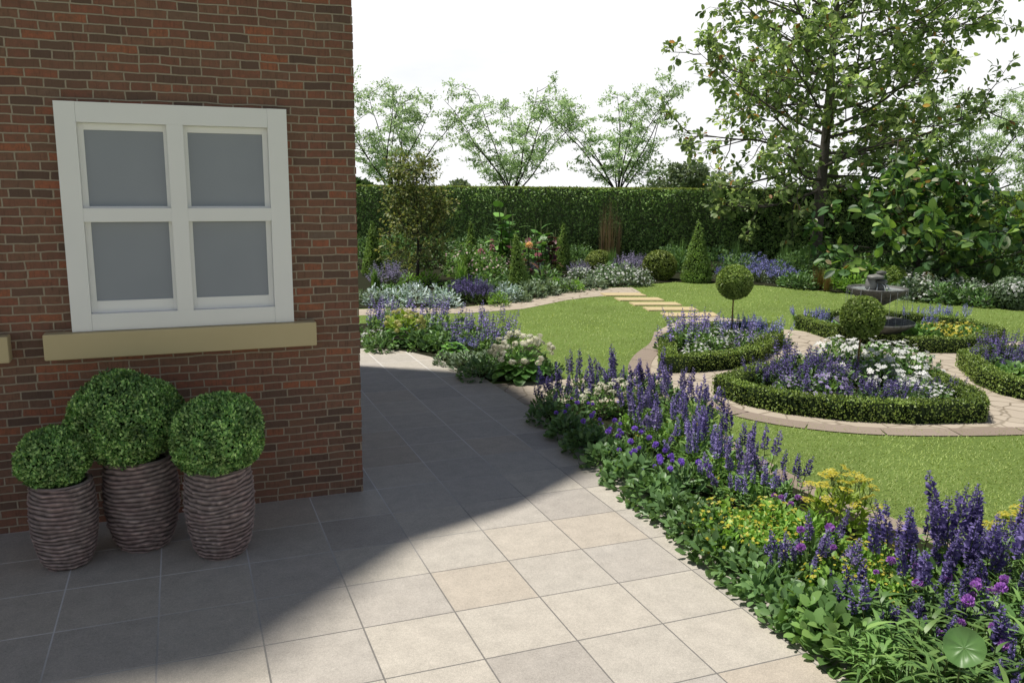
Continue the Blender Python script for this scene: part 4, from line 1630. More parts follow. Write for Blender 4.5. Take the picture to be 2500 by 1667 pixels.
KINDS = {
    # border by the terrace: every spike a part
    'salvia': ('salvia_plant', 'salvia', lambda v: k_salvia(v, ('violet_flower', 'bed_violet', 'indigo_flower')[v % 3])),
    'salvia_dark': ('salvia_plant', 'salvia', lambda v: k_salvia(v + 20, 'indigo_flower', 'dark_leaf', 9, .56, .24, .26, .034, 91)),
    'salvia_tall': ('salvia_plant', 'salvia', lambda v: k_salvia(v + 40, 'indigo_flower', 'mid_leaf', 7, .80, .2, .36, .042, 140)),
    # the same plant farther off
    'salvia_bed': ('salvia_plant', 'salvia', lambda v: k_salvia(v + 60, 'bed_violet', 'mid_leaf', 13, .58, .36, .3, .034, 49, True)),
    'salvia_blue': ('salvia_plant', 'salvia', lambda v: k_salvia(v + 80, 'blue_flower', 'mid_leaf', 15, .5, .36, .26, .034, 49, True)),
    'salvia_indigo': ('salvia_plant', 'salvia', lambda v: k_salvia(v + 100, 'indigo_flower', 'dark_leaf', 22, .5, .36, .27, .034, 42, True)),
    'leafy': ('leafy_plant', 'foliage plant', lambda v: k_leafy(v)),
    'leafy_mid': ('leafy_plant', 'foliage plant', lambda v: k_leafy(v + 10, 'mid_leaf', .3, .3, .11, .72, 170)),
    'leafy_dark': ('leafy_plant', 'foliage plant', lambda v: k_leafy(v + 20, 'dark_leaf', .42, .42, .13, .45, 210)),
    'leafy_grey': ('leafy_plant', 'foliage plant', lambda v: k_leafy(v + 30, 'grey_leaf', .36, .28, .09, .4, 260)),
    'leafy_bright': ('leafy_plant', 'foliage plant', lambda v: k_leafy(v + 40, 'bright_leaf', .4, .45, .1, .4, 300)),
    'shrub_dark': ('dark_shrub', 'shrub', lambda v: k_leafy(v + 50, 'dark_leaf', .85, .95, .13, .4, 900, DIAMOND)),
    'yellow': ('yellow_flower_plant', 'flowering plant', lambda v: k_scatter(v, 'yellow_flower', 'bright_leaf', .27, .33, .06, .55, 270, 130, .026)),
    'yellow_bush': ('yellow_flower_plant', 'flowering plant', lambda v: k_umbel(v + 5, 'yellow_flower', 'lime_leaf', .3, .5, 26, .052, .08, .1, .35, 300)),
    'yellow_bed': ('yellow_flower_plant', 'flowering plant', lambda v: k_scatter(v + 9, 'yellow_flower', 'mid_leaf', .4, .36, .08, .5, 240, 170, .055)),
    'yarrow': ('yarrow_plant', 'flowering plant', lambda v: k_umbel(v, 'cream_flower', 'mid_leaf', .24, .4, 13, .05, .1)),
    'ball_purple': ('ball_flower_plant', 'flowering plant', lambda v: k_ballflower(v, 'purple_flower', 'dark_leaf', .26, .28, 8, .026)),
    'ball_magenta': ('ball_flower_plant', 'flowering plant', lambda v: k_ballflower(v + 7, 'magenta_flower', 'mid_leaf', .24, .34, 5, .029)),
    'lance': ('narrow_leaf_plant', 'foliage plant', lambda v: k_lance(v)),
    'fine': ('fine_leaf_plant', 'foliage plant', lambda v: k_lance(v + 5, 'mid_leaf', .3, .5, 320, .14, .01, STIFF, 16)),
    'hydrangea': ('hydrangea', 'hydrangea', lambda v: k_hosta(v, 'hosta_leaf', .44, 60, .23, .85, 'cream_flower', .47, .40, .26, 62)),
    'hydrangea_lemon': ('hydrangea', 'hydrangea', lambda v: k_hosta(v + 3, 'hosta_leaf', .36, 44, .2, .85, 'lemon_flower', .36, .34, .28, 28, 'lime_leaf')),
    'hosta': ('hosta', 'hosta', lambda v: k_hosta(v + 6)),
    'catmint': ('catmint_plant', 'flowering plant', lambda v: k_haze(v + 3, 'blue_flower', 'grey_leaf', .42, .42, 60, .2, .022, 20)),
    'sage': ('russian_sage', 'flowering plant', lambda v: k_haze(v, 'sage_flower', 'grey_leaf', .6, .85, 110, .42, .026, 26)),
    'lavender': ('lavender_plant', 'flowering plant', lambda v: k_haze(v + 6, 'indigo_flower', 'dark_leaf', .5, .65, 90, .3, .026, 24)),
    'silver': ('silver_leaf_plant', 'foliage plant', lambda v: k_leafy(v + 60, 'silver_leaf', .42, .5, .12, .35, 190)),
    'petunia': ('white_flower_plant', 'flowering plant', lambda v: k_scatter(v + 20, 'white_flower', 'mid_leaf', .42, .5, .09, .5, 270, 125, .08)),
    'white_small': ('white_flower_plant', 'flowering plant', lambda v: k_scatter(v + 30, 'white_flower', 'mid_leaf', .34, .3, .07, .45, 240, 110, .045)),
    'white_mound': ('white_flower_plant', 'flowering plant', lambda v: k_scatter(v + 40, 'white_flower', 'grey_leaf', .55, .6, .1, .45, 360, 110, .055)),
    'phlox': ('lilac_flower_plant', 'flowering plant', lambda v: k_scatter(v + 50, 'lilac_flower', 'mid_leaf', .34, .36, .08, .4, 200, 170, .05)),
    'tuft': ('strap_leaf_plant', 'foliage plant', lambda v: k_tuft(v, 'bright_leaf', 80, .75, .05, .9)),
    'iris': ('strap_leaf_plant', 'foliage plant', lambda v: k_tuft(v + 3, 'mid_leaf', 90, 1.0, .035, .45, STIFF)),
    'grass_tuft': ('grass_tuft', 'ornamental grass', lambda v: k_tuft(v + 6, 'rust_leaf', 160, .6, .018, .55, STIFF)),
    'reed': ('tall_reed', 'ornamental grass', lambda v: k_tuft(v + 9, 'reed_leaf', 60, 2.2, .022, .2, STIFF)),
    'canna': ('canna_plant', 'canna', lambda v: k_canna(v)),
    'canna_red': ('canna_plant', 'canna', lambda v: k_canna(v + 3, 'wine_leaf', 1.3, 6, .45, .2, 4, .4)),
    'pink': ('pink_flower_plant', 'flowering plant', lambda v: k_scatter(v + 60, 'pink_flower', 'mid_leaf', .6, 1.0, .12, .45, 380, 60, .06)),
    'dahlia': ('dahlia_plant', 'dahlia', lambda v: k_ballflower(v + 30, 'rose_flower', 'mid_leaf', .45, 1.0, 4, .085, .16, .45, 190)),
    'orange': ('dahlia_plant', 'dahlia', lambda v: k_ballflower(v + 40, 'orange_flower', 'mid_leaf', .3, 1.2, 1, .085, .16, .45, 110)),
}
PL = {}
COUNT = {}


def plant(kind, u, v, s, label, group=None, at_=None):
    name, cat, fn = KINDS[kind]
    i = COUNT.get(kind, 0)
    COUNT[kind] = i + 1
    var = i % 3
    if (kind, var) not in PL:
        PL[kind, var] = fn(var)
    p = G(u, v, .02) if at_ is None else np.array(at_)
    t = thing(name, label, cat, p, (i * 2.1 + u * .01) % 6.28, group, s)
    for pn, me, loc, rot, sc_ in PL[kind, var]:
        obj(pn, me, t, loc, rot, sc_)
    return t


ORD = ('first second third fourth fifth sixth seventh eighth ninth tenth eleventh twelfth thirteenth fourteenth fifteenth sixteenth seventeenth eighteenth').split()


def row(kind, pts, labels, group=None, key=1):
    if isinstance(labels, str) and '{}' in labels:
        pts = sorted(pts, key=lambda p: p[key])
        labels = [labels.format(ORD[k]) for k in range(len(pts))]
    for k, (u, v, s) in enumerate(pts):
        plant(kind, u, v, s, labels if isinstance(labels, str) else labels[k], group)


# ---- border between the terrace and the lawn, from its far tip to the foreground
gE = 'low leafy plants edging the terrace border'
row('leafy', [(1262, 968, .95), (1305, 1002, .95), (1352, 1036, 1.0), (1400, 1074, 1.0), (1446, 1110, 1.0), (1496, 1150, .98), (1550, 1188, .95), (1606, 1232, .95),
              (1655, 1282, .95), (1718, 1328, .92), (1775, 1378, .9), (1840, 1428, .9)],
    '{} low dark leafy plant along the terrace edge, counted from the far end', gE)
row('leafy_mid', [(1905, 1478, .85), (1862, 1442, .8), (1958, 1520, .8), (1930, 1440, .9)],
    ['fresh green round leaved plant on the terrace edge, just below the yellow flowers', 'small round leaved plant at the terrace edge, left of the yellow flower cluster',
     'round leaved plant on the terrace edge beside the narrow leaved foreground plants', 'round leaved plant behind the terrace edge, under the magenta ball flowers'])
gD = 'dark salvias at the far end of the terrace border'
row('salvia_dark', [(1256, 940, .8), (1296, 925, .85), (1345, 908, .95), (1388, 900, 1.05), (1432, 902, 1.0), (1482, 912, 1.05), (1528, 930, 1.05), (1466, 945, .95), (1330, 948, .85)],
    '{} dark purple salvia from the left at the far tip of the terrace border', gD, 0)
row('yarrow', [(1376, 955, .85), (1428, 950, .9)],
    ['cream white flat flowered plant among the dark salvias, nearer the terrace', 'cream white flat flowered plant among the dark salvias, nearer the lawn'])
row('ball_purple', [(1322, 985, .95), (1385, 1030, 1.0), (1440, 1065, 1.0), (1572, 1130, 1.0), (1530, 1125, .9), (1490, 1098, .9)],
    ['purple ball flowers at the far tip of the terrace border, left of the white flowers', 'purple ball flowers low at the terrace edge, below the white flowers', 'purple ball flowered plant above the dark edging leaves in mid border',
     'purple ball flowers beneath the violet salvias halfway along the border', 'purple ball flowers just behind the dark edging leaves halfway along the border', 'purple ball flowers left of the violet salvias, beside the shadow edge on the terrace'])
gV = 'violet salvias in the middle of the terrace border'
row('salvia', [(1565, 965, 1.0), (1606, 985, 1.0), (1512, 1000, .98), (1560, 1030, 1.0), (1632, 1050, 1.0), (1500, 1050, .85), (1690, 1085, .95), (1738, 1118, .88), (1640, 1120, .95), (1690, 1160, .85), (1780, 1150, .8), (1590, 1080, .95), (1455, 1010, .85), (1750, 1180, .75)],
    '{} violet salvia from the far end, in the middle of the terrace border', gV)
gY = 'small yellow flowered mounds in the terrace border'
row('yellow', [(1548, 1010, .7), (1612, 1025, .75), (1490, 1020, .6), (1660, 1100, .65), (1650, 1232, .95), (1722, 1258, .95), (1775, 1235, .95), (1690, 1285, .9), (1815, 1270, .85), (1760, 1300, .9)],
    '{} mound of tiny yellow flowers from the far end of the terrace border', gY)
row('leafy_bright', [(1500, 1035, .5), (1585, 1060, .5), (1650, 1090, .5), (1710, 1140, .5), (1460, 985, .5)],
    '{} fresh green leafy plant from the far end between the violet border salvias', 'green filler plants among the violet salvias')
row('yellow', [(1950, 1325, .85), (2005, 1320, .8), (1990, 1380, .8), (1905, 1375, .85), (2060, 1400, .7)],
    '{} yellow flowered mound from the left beside the tall indigo foreground salvias', 'yellow flowers around the foreground salvias', 0)
plant('yellow_bush', 1925, 1235, 1.0, 'bright yellow flat flowered bush standing above the border, in front of the lawn')
plant('yellow_bush', 2352, 1330, .95, 'yellow flowered bush at the right edge of the photo')
plant('leafy_bright', 1860, 1268, .75, 'lime green leafy plant left of the bright yellow bush')
row('salvia', [(1832, 1345, .62), (1880, 1342, .78), (1800, 1330, .55)],
    ['small leaning purple salvia right behind the terrace edge leaves, left of the magenta balls', 'purple salvia beside the magenta ball flowers', 'shortest purple salvia over the terrace edge, below the yellow mounds'])
row('ball_magenta', [(1872, 1325, .95), (2190, 1475, 1.1), (2075, 1400, .85), (2290, 1480, 1.0), (2240, 1560, .9), (1800, 1205, .7)],
    ['magenta ball flowers among the yellow mounds near the terrace edge', 'magenta flowers just above the big round leaf in the foreground', 'magenta flowers at the foot of the tall indigo salvias',
     'magenta flowers at the lower right, right of the big round leaf', 'magenta flower beneath the big round leaf', 'single pink ball flowers beside the lawn, right of the violet salvias'])
gT = 'tall indigo salvias in the foreground'
row('salvia_tall', [(2078, 1372, .92), (2132, 1392, .95), (2188, 1362, 1.04), (2236, 1372, .95), (2292, 1362, .95), (2135, 1432, .82), (2210, 1405, .9), (2330, 1440, .7)],
    '{} tall indigo salvia from the left in the foreground, in front of the lawn', gT, 0)
row('salvia_dark', [(2015, 1475, .72), (2100, 1500, .75), (2282, 1530, .95), (2245, 1610, .62), (2150, 1470, .8), (1960, 1420, .62)],
    ['short dark salvia between the round leaved plants and the narrow leaved ones', 'dark salvia spikes rising from the narrow leaves left of the big round leaf', 'dark salvia just right of the big round leaf',
     'dark salvia spikes at the bottom edge below the big round leaf', 'dark salvia directly above the big round leaf', 'short dark salvia in the yellow flowers, above the round leaved plants'])
gL = 'narrow leaved plants filling the foreground corner'
row('lance', [(2045, 1530, .9), (2110, 1515, .9), (2160, 1570, .9), (2020, 1580, .8), (2250, 1500, 1.0), (2330, 1510, 1.0), (2090, 1590, .9), (2270, 1590, .95), (2180, 1480, .95), (2340, 1590, .95), (2200, 1640, .9), (2070, 1460, .85)],
    '{} arching narrow leaved plant from the left in the lower right corner', gL, 0)
row('fine', [(2330, 1400, 1.0), (2352, 1440, 1.0), (2300, 1420, .8)],
    ['fine feathery green plant at the right edge, behind the tall salvias', 'fine feathery green plant at the right edge, nearest the camera', 'small feathery green plant between the tall salvias and the right edge'])
plant('white_small', 2345, 1385, .6, 'tiny white flowers in fine leaves at the right edge below the yellow flowers')

# big round leaf on a stalk
c = np.array([0, 0, CAMZ]) + ray(2215, 1487) * 4.35
t = thing('round_leaf_plant', 'large round pale green leaf on a stalk among the narrow leaves at the lower right', 'foliage plant', (c[0], c[1], .02))
toc = unit(unit(np.array([0, 0, CAMZ]) - c) + np.array([-.15, 0, .25]))
m = MB()
rr = 45 / (F_PX / 1.0629 / 4.35)
e1 = unit(np.cross([0, 0, 1.], toc)); e2 = np.cross(toc, e1)
rings, seg = 10, 60
V = [[0, 0, 0]]
for i in range(1, rings + 1):
    q = i / rings
    for j in range(seg):
        a = 2 * math.pi * j / seg
        edge = 1 + .025 * q * math.sin(3 * a + 1) + .012 * q * math.sin(11 * a)
        vein = -.006 * (abs(math.sin(4.5 * a)) ** .5) * math.sin(math.pi * q)
        V.append(rr * q * edge * (e1 * math.cos(a) + e2 * math.sin(a)) + toc * (.026 * q * q + .007 * q * q * math.sin(5 * a) + vein))
V = np.array(V)
b = m.n
m.add(V, [[0, 1 + j, 1 + (j + 1) % seg] for j in range(seg)])
m.F.append((np.array([[1 + i * seg + j, 1 + (i + 1) * seg + j, 1 + (i + 1) * seg + (j + 1) % seg, 1 + i * seg + (j + 1) % seg] for i in range(rings - 1) for j in range(seg)]), 0))
lf = obj('leaf', m.mesh('round_leaf', ['thin_leaf_disc'], True), t, loc=(0, 0, c[2] - .02))
m = MB()
tube(m, [[.03, .04, 0], [.02, .03, (c[2]) * .6], [0, 0, c[2] - .022]], [.006, .005, .004], 6)
obj('stalk', m.mesh('leaf_stalk', ['stem']), t)

# ---- bed on the left, between the terrace and the small lawn
row('salvia_bed', [(852, 775, 1.2), (895, 748, 1.0), (975, 768, 1.2), (1010, 758, 1.1), (1110, 798, 1.15), (1145, 792, 1.05), (1085, 803, 1.1), (1130, 815, .85)],
    ['violet salvia right beside the house corner', 'violet salvia behind the lemon hydrangea, toward the back path', 'violet salvia in the left bed, just right of the lemon hydrangea', 'violet salvia in the left bed in front of the back path, behind dark leaves',
     'big violet salvia clump behind the white hydrangea', 'violet salvia above the white hydrangea, next to the lawn', 'violet salvia left of the white hydrangea, among grey leaves', 'short violet salvia touching the white hydrangea flowers'])
row('white_small', [(860, 790, .8), (905, 718, .7)], ['small white flowers at the terrace edge beside the house corner', 'small white flowers behind the salvia beside the house corner'])
plant('hydrangea_lemon', 928, 792, .95, 'lemon white hydrangea with green leaves in the left bed, near the house')
plant('hydrangea', 1198, 866, .95, 'white hydrangea with broad rounded leaves at the tip of the left bed')
row('leafy_dark', [(1010, 802, .9), (965, 800, .8), (1060, 780, .85), (875, 805, .7), (1100, 868, .75), (1150, 850, .7), (1250, 862, .6)],
    ['dark leafy plant at the terrace edge, right of the lemon hydrangea', 'dark leafy plant at the foot of the lemon hydrangea', 'dark leafy plant between the two violet salvia groups of the left bed', 'dark leafy plant at the terrace edge beside the house corner',
     'dark leafy plant at the terrace edge left of the white hydrangea', 'dark leaves under the left side of the white hydrangea', 'dark leaves under the right side of the white hydrangea, beside the lawn'])
plant('hosta', 1042, 822, .75, 'small hosta with bright broad leaves at the terrace edge')
row('leafy_grey', [(1075, 845, .95), (1030, 835, .7), (1115, 838, .8)], ['grey green low plant left of the white hydrangea', 'grey green low plant at the terrace edge below the hosta', 'grey green leaves below the violet salvias of the left bed'])
plant('catmint', 1062, 812, .75, 'grey blue catmint at the foot of the left bed salvias')

# ---- box edged beds
row('salvia_bed', [(1562, 808, 1.2), (1602, 800, 1.15), (1588, 787, .95), (1690, 810, .95)],
    ['violet salvia at the left corner of the stepping stone bed', 'violet salvia in the middle left of the stepping stone bed', 'violet salvia at the back left of the stepping stone bed', 'pale violet salvia at the front of the stepping stone bed'])
row('salvia_blue', [(1640, 780, .8), (1715, 780, .85), (1750, 791, .95), (1682, 772, .75), (1778, 789, .8)],
    ['blue salvia at the back of the stepping stone bed, left of the lollipop stem', 'blue salvia right of the lollipop stem in the stepping stone bed', 'blue salvia at the right end of the stepping stone bed', 'blue salvia behind the lollipop stem of the stepping stone bed', 'small blue salvia in the right tip of the stepping stone bed'])
row('white_small', [(1640, 812, .9), (1600, 822, .8), (1650, 785, .9), (1725, 810, .8), (1700, 785, .7)],
    ['white flowers at the front of the stepping stone bed', 'white flowers in the left front of the stepping stone bed', 'white flowers in the middle of the stepping stone bed', 'white flowers in the right front of the stepping stone bed', 'white flowers below the lollipop in the stepping stone bed'])
plant('phlox', 1740, 802, .7, 'lilac pink flowers near the right corner of the stepping stone bed')
row('petunia', [(2020, 890, .8), (1935, 862, 1.02), (1990, 866, 1.08), (2050, 870, 1.08), (2095, 884, 1.0), (1912, 848, .9)],
    ['white petunias in front of the lollipop stem in the nearest bed', 'white petunias left of the lollipop stem in the nearest bed', 'white petunias around the lollipop stem in the nearest bed', 'white petunias right of the lollipop stem in the nearest bed', 'white petunias at the right end of the nearest bed', 'white petunias at the back left of the nearest bed'])
row('white_small', [(2110, 918, 1.0), (1835, 855, .95), (2150, 925, .8)], ['low white flowers in the right front of the nearest bed', 'white flowers in the left back of the nearest bed', 'low white flowers in the right tip of the nearest bed'])
row('phlox', [(1905, 922, .95), (1815, 905, .7), (1925, 862, .8)], ['pale lilac phlox in the front centre of the nearest bed', 'small lilac phlox at the left front of the nearest bed', 'pale lilac flowers behind the white petunias of the nearest bed'])
row('salvia_indigo', [(1785, 888, .85), (1840, 908, .85), (1865, 888, 1.0), (1975, 932, .75), (2030, 935, .72), (2075, 928, .7), (1915, 886, .95), (1748, 884, .75), (2180, 915, .6), (1815, 862, 1.1)],
    ['indigo salvia in the left tip of the nearest bed', 'indigo salvia in the left front of the nearest bed', 'indigo salvia left of the lilac phlox in the nearest bed', 'indigo salvia in the front centre of the nearest bed, right of the phlox', 'indigo salvia in the front of the nearest bed below the petunias',
     'indigo salvia in the right front of the nearest bed', 'indigo salvia behind the lilac phlox of the nearest bed', 'small indigo salvia in the far left tip of the nearest bed', 'small indigo salvia in the right tip of the nearest bed', 'indigo salvia at the back left of the nearest bed, against the path'])
row('salvia_blue', [(1875, 752, .75), (1905, 760, .8), (1850, 745, .7), (2095, 745, .7), (2120, 760, .7), (2180, 745, .8), (2150, 742, .7)],
    ['blue salvia in the left end of the fountain bed', 'blue salvia behind the lollipop ball, left of the fountain', 'blue salvia in the left corner of the fountain bed', 'blue salvia right of the lower fountain bowl', 'blue salvia at the front right of the fountain bowl',
     'blue salvia behind the yellow flowers of the fountain bed', 'blue salvia at the back of the fountain bed'])
row('yellow_bed', [(2170, 775, .75), (2215, 780, .85), (2140, 768, .6)], ['yellow flowers in the middle of the fountain bed', 'brightest yellow flowers at the right of the fountain bed', 'yellow flowers next to the lower fountain bowl'])
row('leafy_mid', [(2120, 785, 1.1), (2075, 788, 1.1), (1935, 772, 1.0), (2250, 785, .9)], ['green leaves at the front of the fountain bed, right of the fountain', 'green leaves at the foot of the fountain', 'green leaves left of the fountain foot', 'green leaves in the right tip of the fountain bed'])
row('salvia_indigo', [(2285, 850, .85), (2320, 838, .95), (2345, 870, .9), (2300, 822, .9)], ['indigo salvia in the left corner of the bed cut by the right edge', 'indigo salvia at the back of the bed cut by the right edge', 'indigo salvia in the front of the bed cut by the right edge', 'indigo salvia at the back left of the bed cut by the right edge'])
row('leafy_mid', [(2335, 882, 1.0), (2310, 868, .8)], ['green leaves in the bed cut by the right edge, farther right', 'green leaves in the bed cut by the right edge, next to the hedge corner'])

# ---- back border, left part
row('sage', [(890, 668, 1.0), (1440, 640, 1.0), (1330, 640, .7), (1470, 628, .8), (1220, 640, .7)], ['grey lilac russian sage near the house corner', 'tall lilac russian sage left of the olive ball', 'grey lilac russian sage below the reeds and the cone', 'lilac russian sage behind the white flowers, next to the olive ball', 'dusky lilac plant between the leaning cone and the cannas'])
row('silver', [(870, 700, .9), (915, 700, .95), (960, 702, .95), (1005, 702, .95), (1030, 704, .8), (1160, 690, .95), (1178, 688, .7), (950, 680, .8)],
    ['silver leaved plant nearest the house corner', 'silver leaved plant along the back path, second from the house', 'silver leaved plant in the middle of the back path edge, below the slim tree', 'silver leaved plant left of the deep blue lavender', 'silver leaved plant touching the deep blue lavender',
     'brightest silver leaved plant, right of the deep blue lavender', 'silver leaved plant at the foot of the leaning cone', 'silver leaved plant at the foot of the slim tree'])
row('lavender', [(1082, 692, 1.0), (1060, 690, .85), (1108, 695, .85)], ['deep blue lavender clump by the back path, middle of three', 'deep blue lavender by the back path, left of three', 'deep blue lavender by the back path, right of three'])
row('leafy_bright', [(985, 655, .95), (1145, 700, .7), (1275, 668, .8), (940, 660, .9), (1320, 668, .7)], ['bright green shrub right of the slim tree trunk', 'bright green plant between the blue lavender and the back path', 'bright green plant by the back path in front of the cannas', 'bright green plant behind the silver leaves, left of the slim tree trunk', 'bright green plant by the back path below the cone'])
row('tuft', [(1058, 668, 1.0), (862, 672, .8)], ['light green strap leaved tuft in the middle of the left back border', 'light green strap leaved tuft at the house corner'])
row('leafy_grey', [(1215, 680, 1.4), (1245, 674, 1.4), (1290, 668, 1.2), (1195, 690, .9), (1360, 662, 1.2), (850, 695, 1.2)], ['grey green mound by the back path right of the leaning cone', 'grey green mound by the back path, in front of the cannas', 'grey green mound by the back path, left of the white flowers', 'grey green plant at the foot of the leaning cone', 'grey green mound among the white flowers near the stepping stones', 'grey green mound at the house corner'])
row('white_mound', [(1335, 655, .85), (1385, 655, .9), (1435, 654, 1.0), (1465, 654, .8)], ['white flower mound by the back path, farthest left', 'white flower mound in front of the dull green ball', 'biggest white flower mound, beside the stepping stones', 'white flower mound touching the olive ball'])
row('pink', [(1080, 640, 1.0), (1120, 650, .95), (1045, 632, .8), (1150, 655, .8)], ['pale pink flowering shrub in front of the half hidden cone', 'pale pink flowering shrub left of the leaning cone', 'pale pink flowering shrub right of the slim tree', 'pale pink flowers at the foot of the leaning cone'])
row('dahlia', [(1118, 640, 1.0), (1152, 640, .95)], ['rose red dahlia left, above the pale pink shrubs', 'rose red dahlia right, beside the leaning cone'])
plant('orange', 1196, 650, 1.0, 'single orange dahlia right of the leaning cone')
row('canna', [(1165, 640, 1.25), (1240, 632, .85), (1150, 636, 1.0)], ['tallest big-leaved canna rising to the hedge top', 'shorter big-leaved canna left of the cone by the reeds', 'big-leaved canna behind the rose dahlias'])
row('canna_red', [(1215, 645, 1.0), (1262, 630, 1.0), (1205, 662, .7)], ['wine red canna right of the orange dahlia', 'wine red canna touching the cone by the reeds', 'low wine red leaves right of the leaning cone'])
row('reed', [(1400, 612, 1.0), (1383, 610, .9), (1418, 612, .75)], ['tall brown reed, middle of three in front of the hedge', 'tall brown reed, left of three in front of the hedge', 'shorter brown reed, right of three in front of the hedge'])
row('iris', [(1405, 632, .8), (1560, 620, 1.0), (1690, 622, 1.0), (1800, 628, 1.0), (1840, 632, 1.0)], ['upright green blades below the brown reeds', 'upright green blades behind the olive ball and the big cone', 'upright green blades right of the big cone, against the hedge', 'upright green blades against the hedge, left of the tall trunk', 'upright green blades beside the tall trunk'])
gS = 'dark shrubs along the foot of the tall hedge'
row('shrub_dark', [(845, 612, 1.1), (920, 612, 1.2), (1000, 612, 1.1), (1060, 610, 1.1), (1130, 610, 1.1), (1230, 608, 1.0), (1330, 608, .8), (1550, 622, .9), (1640, 626, .9), (1700, 634, .8), (1820, 640, .9), (1930, 650, 1.0), (1990, 655, 1.0), (2080, 650, 1.1), (2160, 655, 1.2), (2240, 655, 1.2), (2300, 665, 1.1), (1860, 628, .9)],
    '{} dark green shrub from the house along the foot of the tall hedge', gS, 0)
row('leafy_dark', [(900, 690, 1.0), (1120, 672, 1.1), (1180, 660, 1.2), (1030, 690, 1.0), (1260, 655, 1.2), (1400, 645, 1.2)], '{} dark leaved low plant from the house in the middle of the left back border', 'dark filler plants in the left back border', 0)

# ---- back border, right part
row('catmint', [(1690, 618, 1.6), (1735, 628, 1.7), (1775, 640, 1.6), (1740, 646, 1.4), (1800, 650, 1.4), (1665, 640, 1.0)],
    ['soft blue catmint against the hedge, right of the big cone', 'soft blue catmint in the middle of the blue drift by the hedge', 'soft blue catmint right end of the drift by the hedge', 'soft blue catmint at the lawn edge, behind the lollipop', 'soft blue catmint at the lawn edge, left of the rusty grass', 'pale low catmint right beside the big cone'])
row('grass_tuft', [(1880, 664, 1.0), (1900, 668, .7)], ['rusty brown grass tuft below the tall trunk', 'small rusty grass tuft right of the larger one'])
row('leafy_bright', [(1925, 662, 1.2), (1960, 668, 1.0), (1900, 655, .9)], ['bright green plant right of the rusty grass tuft', 'bright green plant left of the top of the fountain', 'bright green plant at the foot of the tall trunk'])
row('white_mound', [(2100, 688, 1.0), (2135, 688, 1.0), (2080, 665, 1.0), (2190, 690, .9), (2235, 694, .9), (2270, 700, .8)],
    ['white flowering shrub right of the ball behind the fountain', 'white flowering shrub below the large leaved shrub', 'white flowering shrub behind the ball behind the fountain', 'white flowering shrub in the middle of the right lawn edge', 'white flowering shrub left of the loose grey ball', 'small white flowering plant touching the loose grey ball'])
row('leafy_dark', [(2010, 678, 1.2), (2165, 694, 1.2), (2215, 698, 1.1), (2260, 702, 1.0), (1850, 662, 1.0), (1820, 658, 1.0)], '{} dark leaved low plant from the left along the far edge of the right lawn', 'dark low plants on the right lawn edge', 0)
p = G(2345, 655)
wood, crown = broad_tree(2.0, lambda z: np.interp(z, [.1, .6, 1.4, 2.0], [.7, .8, .5, .15]), 22, 17, .1, .15, .04, 0, 12, DIAMOND, 4, 4)
t = thing('golden_shrub', 'yellow green upright shrub at the right edge of the photo, behind the loose grey ball', 'shrub', p, 0, None, 1.15)
obj('trunk', wood.mesh('golden_wood', ['bark']), t)
obj('crown', crown.mesh('golden_crown', ['lime_leaf']), t)

# ------------------------------------------------------------------ fountain
fp = G(2004, 792)
fk = ppm(fp)
t = thing('stone_fountain', 'two tiered dark stone fountain with stacked rocks on top, behind a lollipop topiary', 'fountain', fp, .4)


def rimmed(R, z0, z1, foot, seed):
    rg = np.random.default_rng(seed)
    pr = np.array([[foot, z0], [foot * 1.3, z0 + .02], [R * .42, z0 + (z1 - z0) * .22], [R * .68, z0 + (z1 - z0) * .48], [R * .9, z0 + (z1 - z0) * .76], [R * 1.0, z1 - .03], [R * .99, z1],
                   [R * .95, z1 - .002], [R * .88, z1 - .04], [R * .7, z1 - (z1 - z0) * .45], [R * .3, z1 - (z1 - z0) * .62], [.002, z1 - (z1 - z0) * .66]])
    t_ = np.linspace(0, 1, 12)
    seg = 64
    a = np.arange(seg) * 2 * math.pi / seg
    A, T_ = np.meshgrid(a, t_)
    jag = .012 * np.sin(A * 16) * np.exp(-((T_ - .4) / .16) ** 2) + .006 * lump(np.stack([np.cos(A) * 2, np.sin(A) * 2, T_ * 4], -1).reshape(-1, 3), seed).reshape(A.shape)
    m = MB()
    lathe(m, pr, seg, 0, (jag, 0 * jag))
    return m


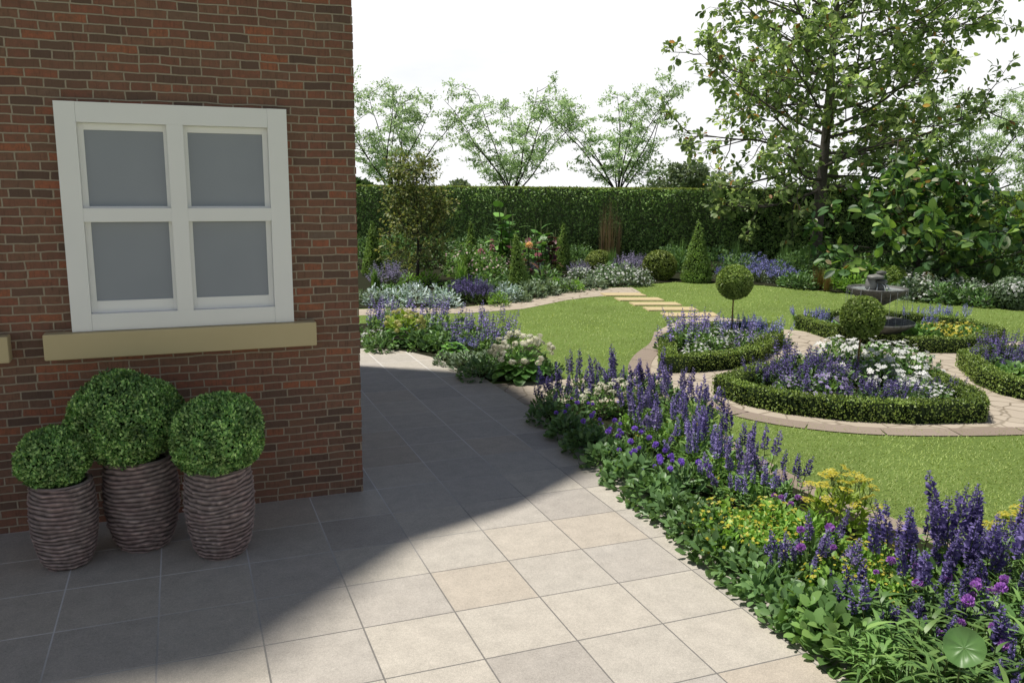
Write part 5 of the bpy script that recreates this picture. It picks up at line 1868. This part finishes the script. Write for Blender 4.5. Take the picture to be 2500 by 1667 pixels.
obj('lower_bowl', rimmed(.66, .12, .44, .22, 1).mesh('lower_bowl', ['fountain_stone'], True), t)
obj('upper_bowl', rimmed(.5, .69, 1.02, .085, 2).mesh('upper_bowl', ['fountain_stone'], True), t)
m = MB()
lathe(m, [[.3, 0], [.3, .05], [.26, .09], [.2, .12], [.2, .16]], 32)
obj('base', m.mesh('fountain_base', ['fountain_stone'], True), t)
m = MB()
lathe(m, [[.14, .22], [.14, .27], [.09, .31], [.075, .42], [.095, .52], [.08, .60], [.06, .62], [.085, .67], [.10, .72]], 28)
obj('column', m.mesh('fountain_column', ['fountain_stone'], True), t)
rocks = [((-.12, .0, 1.07), (.09, .10, .13), 'pale_rock', 1), ((.05, .02, 1.12), (.15, .11, .05), 'fountain_stone', 2), ((-.04, 0, 1.205), (.20, .13, .045), 'pale_rock', 3), ((.05, .01, 1.275), (.10, .08, .04), 'fountain_stone', 4), ((.02, .0, 1.03), (.12, .12, .10), 'fountain_stone', 5)]
ca, sa = math.cos(-.4), math.sin(-.4)
for (c, r3, mt, sd) in rocks:
    # rocks are laid out along the picture plane, then turned back into the fountain's own frame
    wx = HEDGE_R * c[0] + HEDGE_C * c[1]
    lx = (wx[0] * ca - wx[1] * sa, wx[0] * sa + wx[1] * ca)
    m = MB()
    blob(m, 1.0, r3, (0, 0, 0), 0, 3, .12, sd)
    obj('rock', m.mesh('fountain_rock', [mt], True), t, (lx[0], lx[1], c[2]))
m = MB()
lathe(m, [[.001, .985], [.2, .984], [.452, .985]], 40)
rg = np.random.default_rng(5)
for i in range(16):
    a = i * .393 + rg.uniform(-.15, .15)
    r1 = .49
    x, y = math.cos(a), math.sin(a)
    tube(m, [[r1 * x * .97, r1 * y * .97, 1.015], [r1 * x * 1.02, r1 * y * 1.02, .98], [r1 * x * 1.03, r1 * y * 1.03, .75], [r1 * x * 1.03, r1 * y * 1.03, .345]], [.005, .004, .0035, .003], 4, 0, False)
for i in range(9):
    a = i * .7
    tube(m, [[.08 * math.cos(a), .08 * math.sin(a), 1.10], [.17 * math.cos(a), .17 * math.sin(a), 1.06], [.21 * math.cos(a), .21 * math.sin(a), .985]], [.006, .007, .006], 5, 0, False)
obj('water', m.mesh('fountain_water', ['water'], True), t)
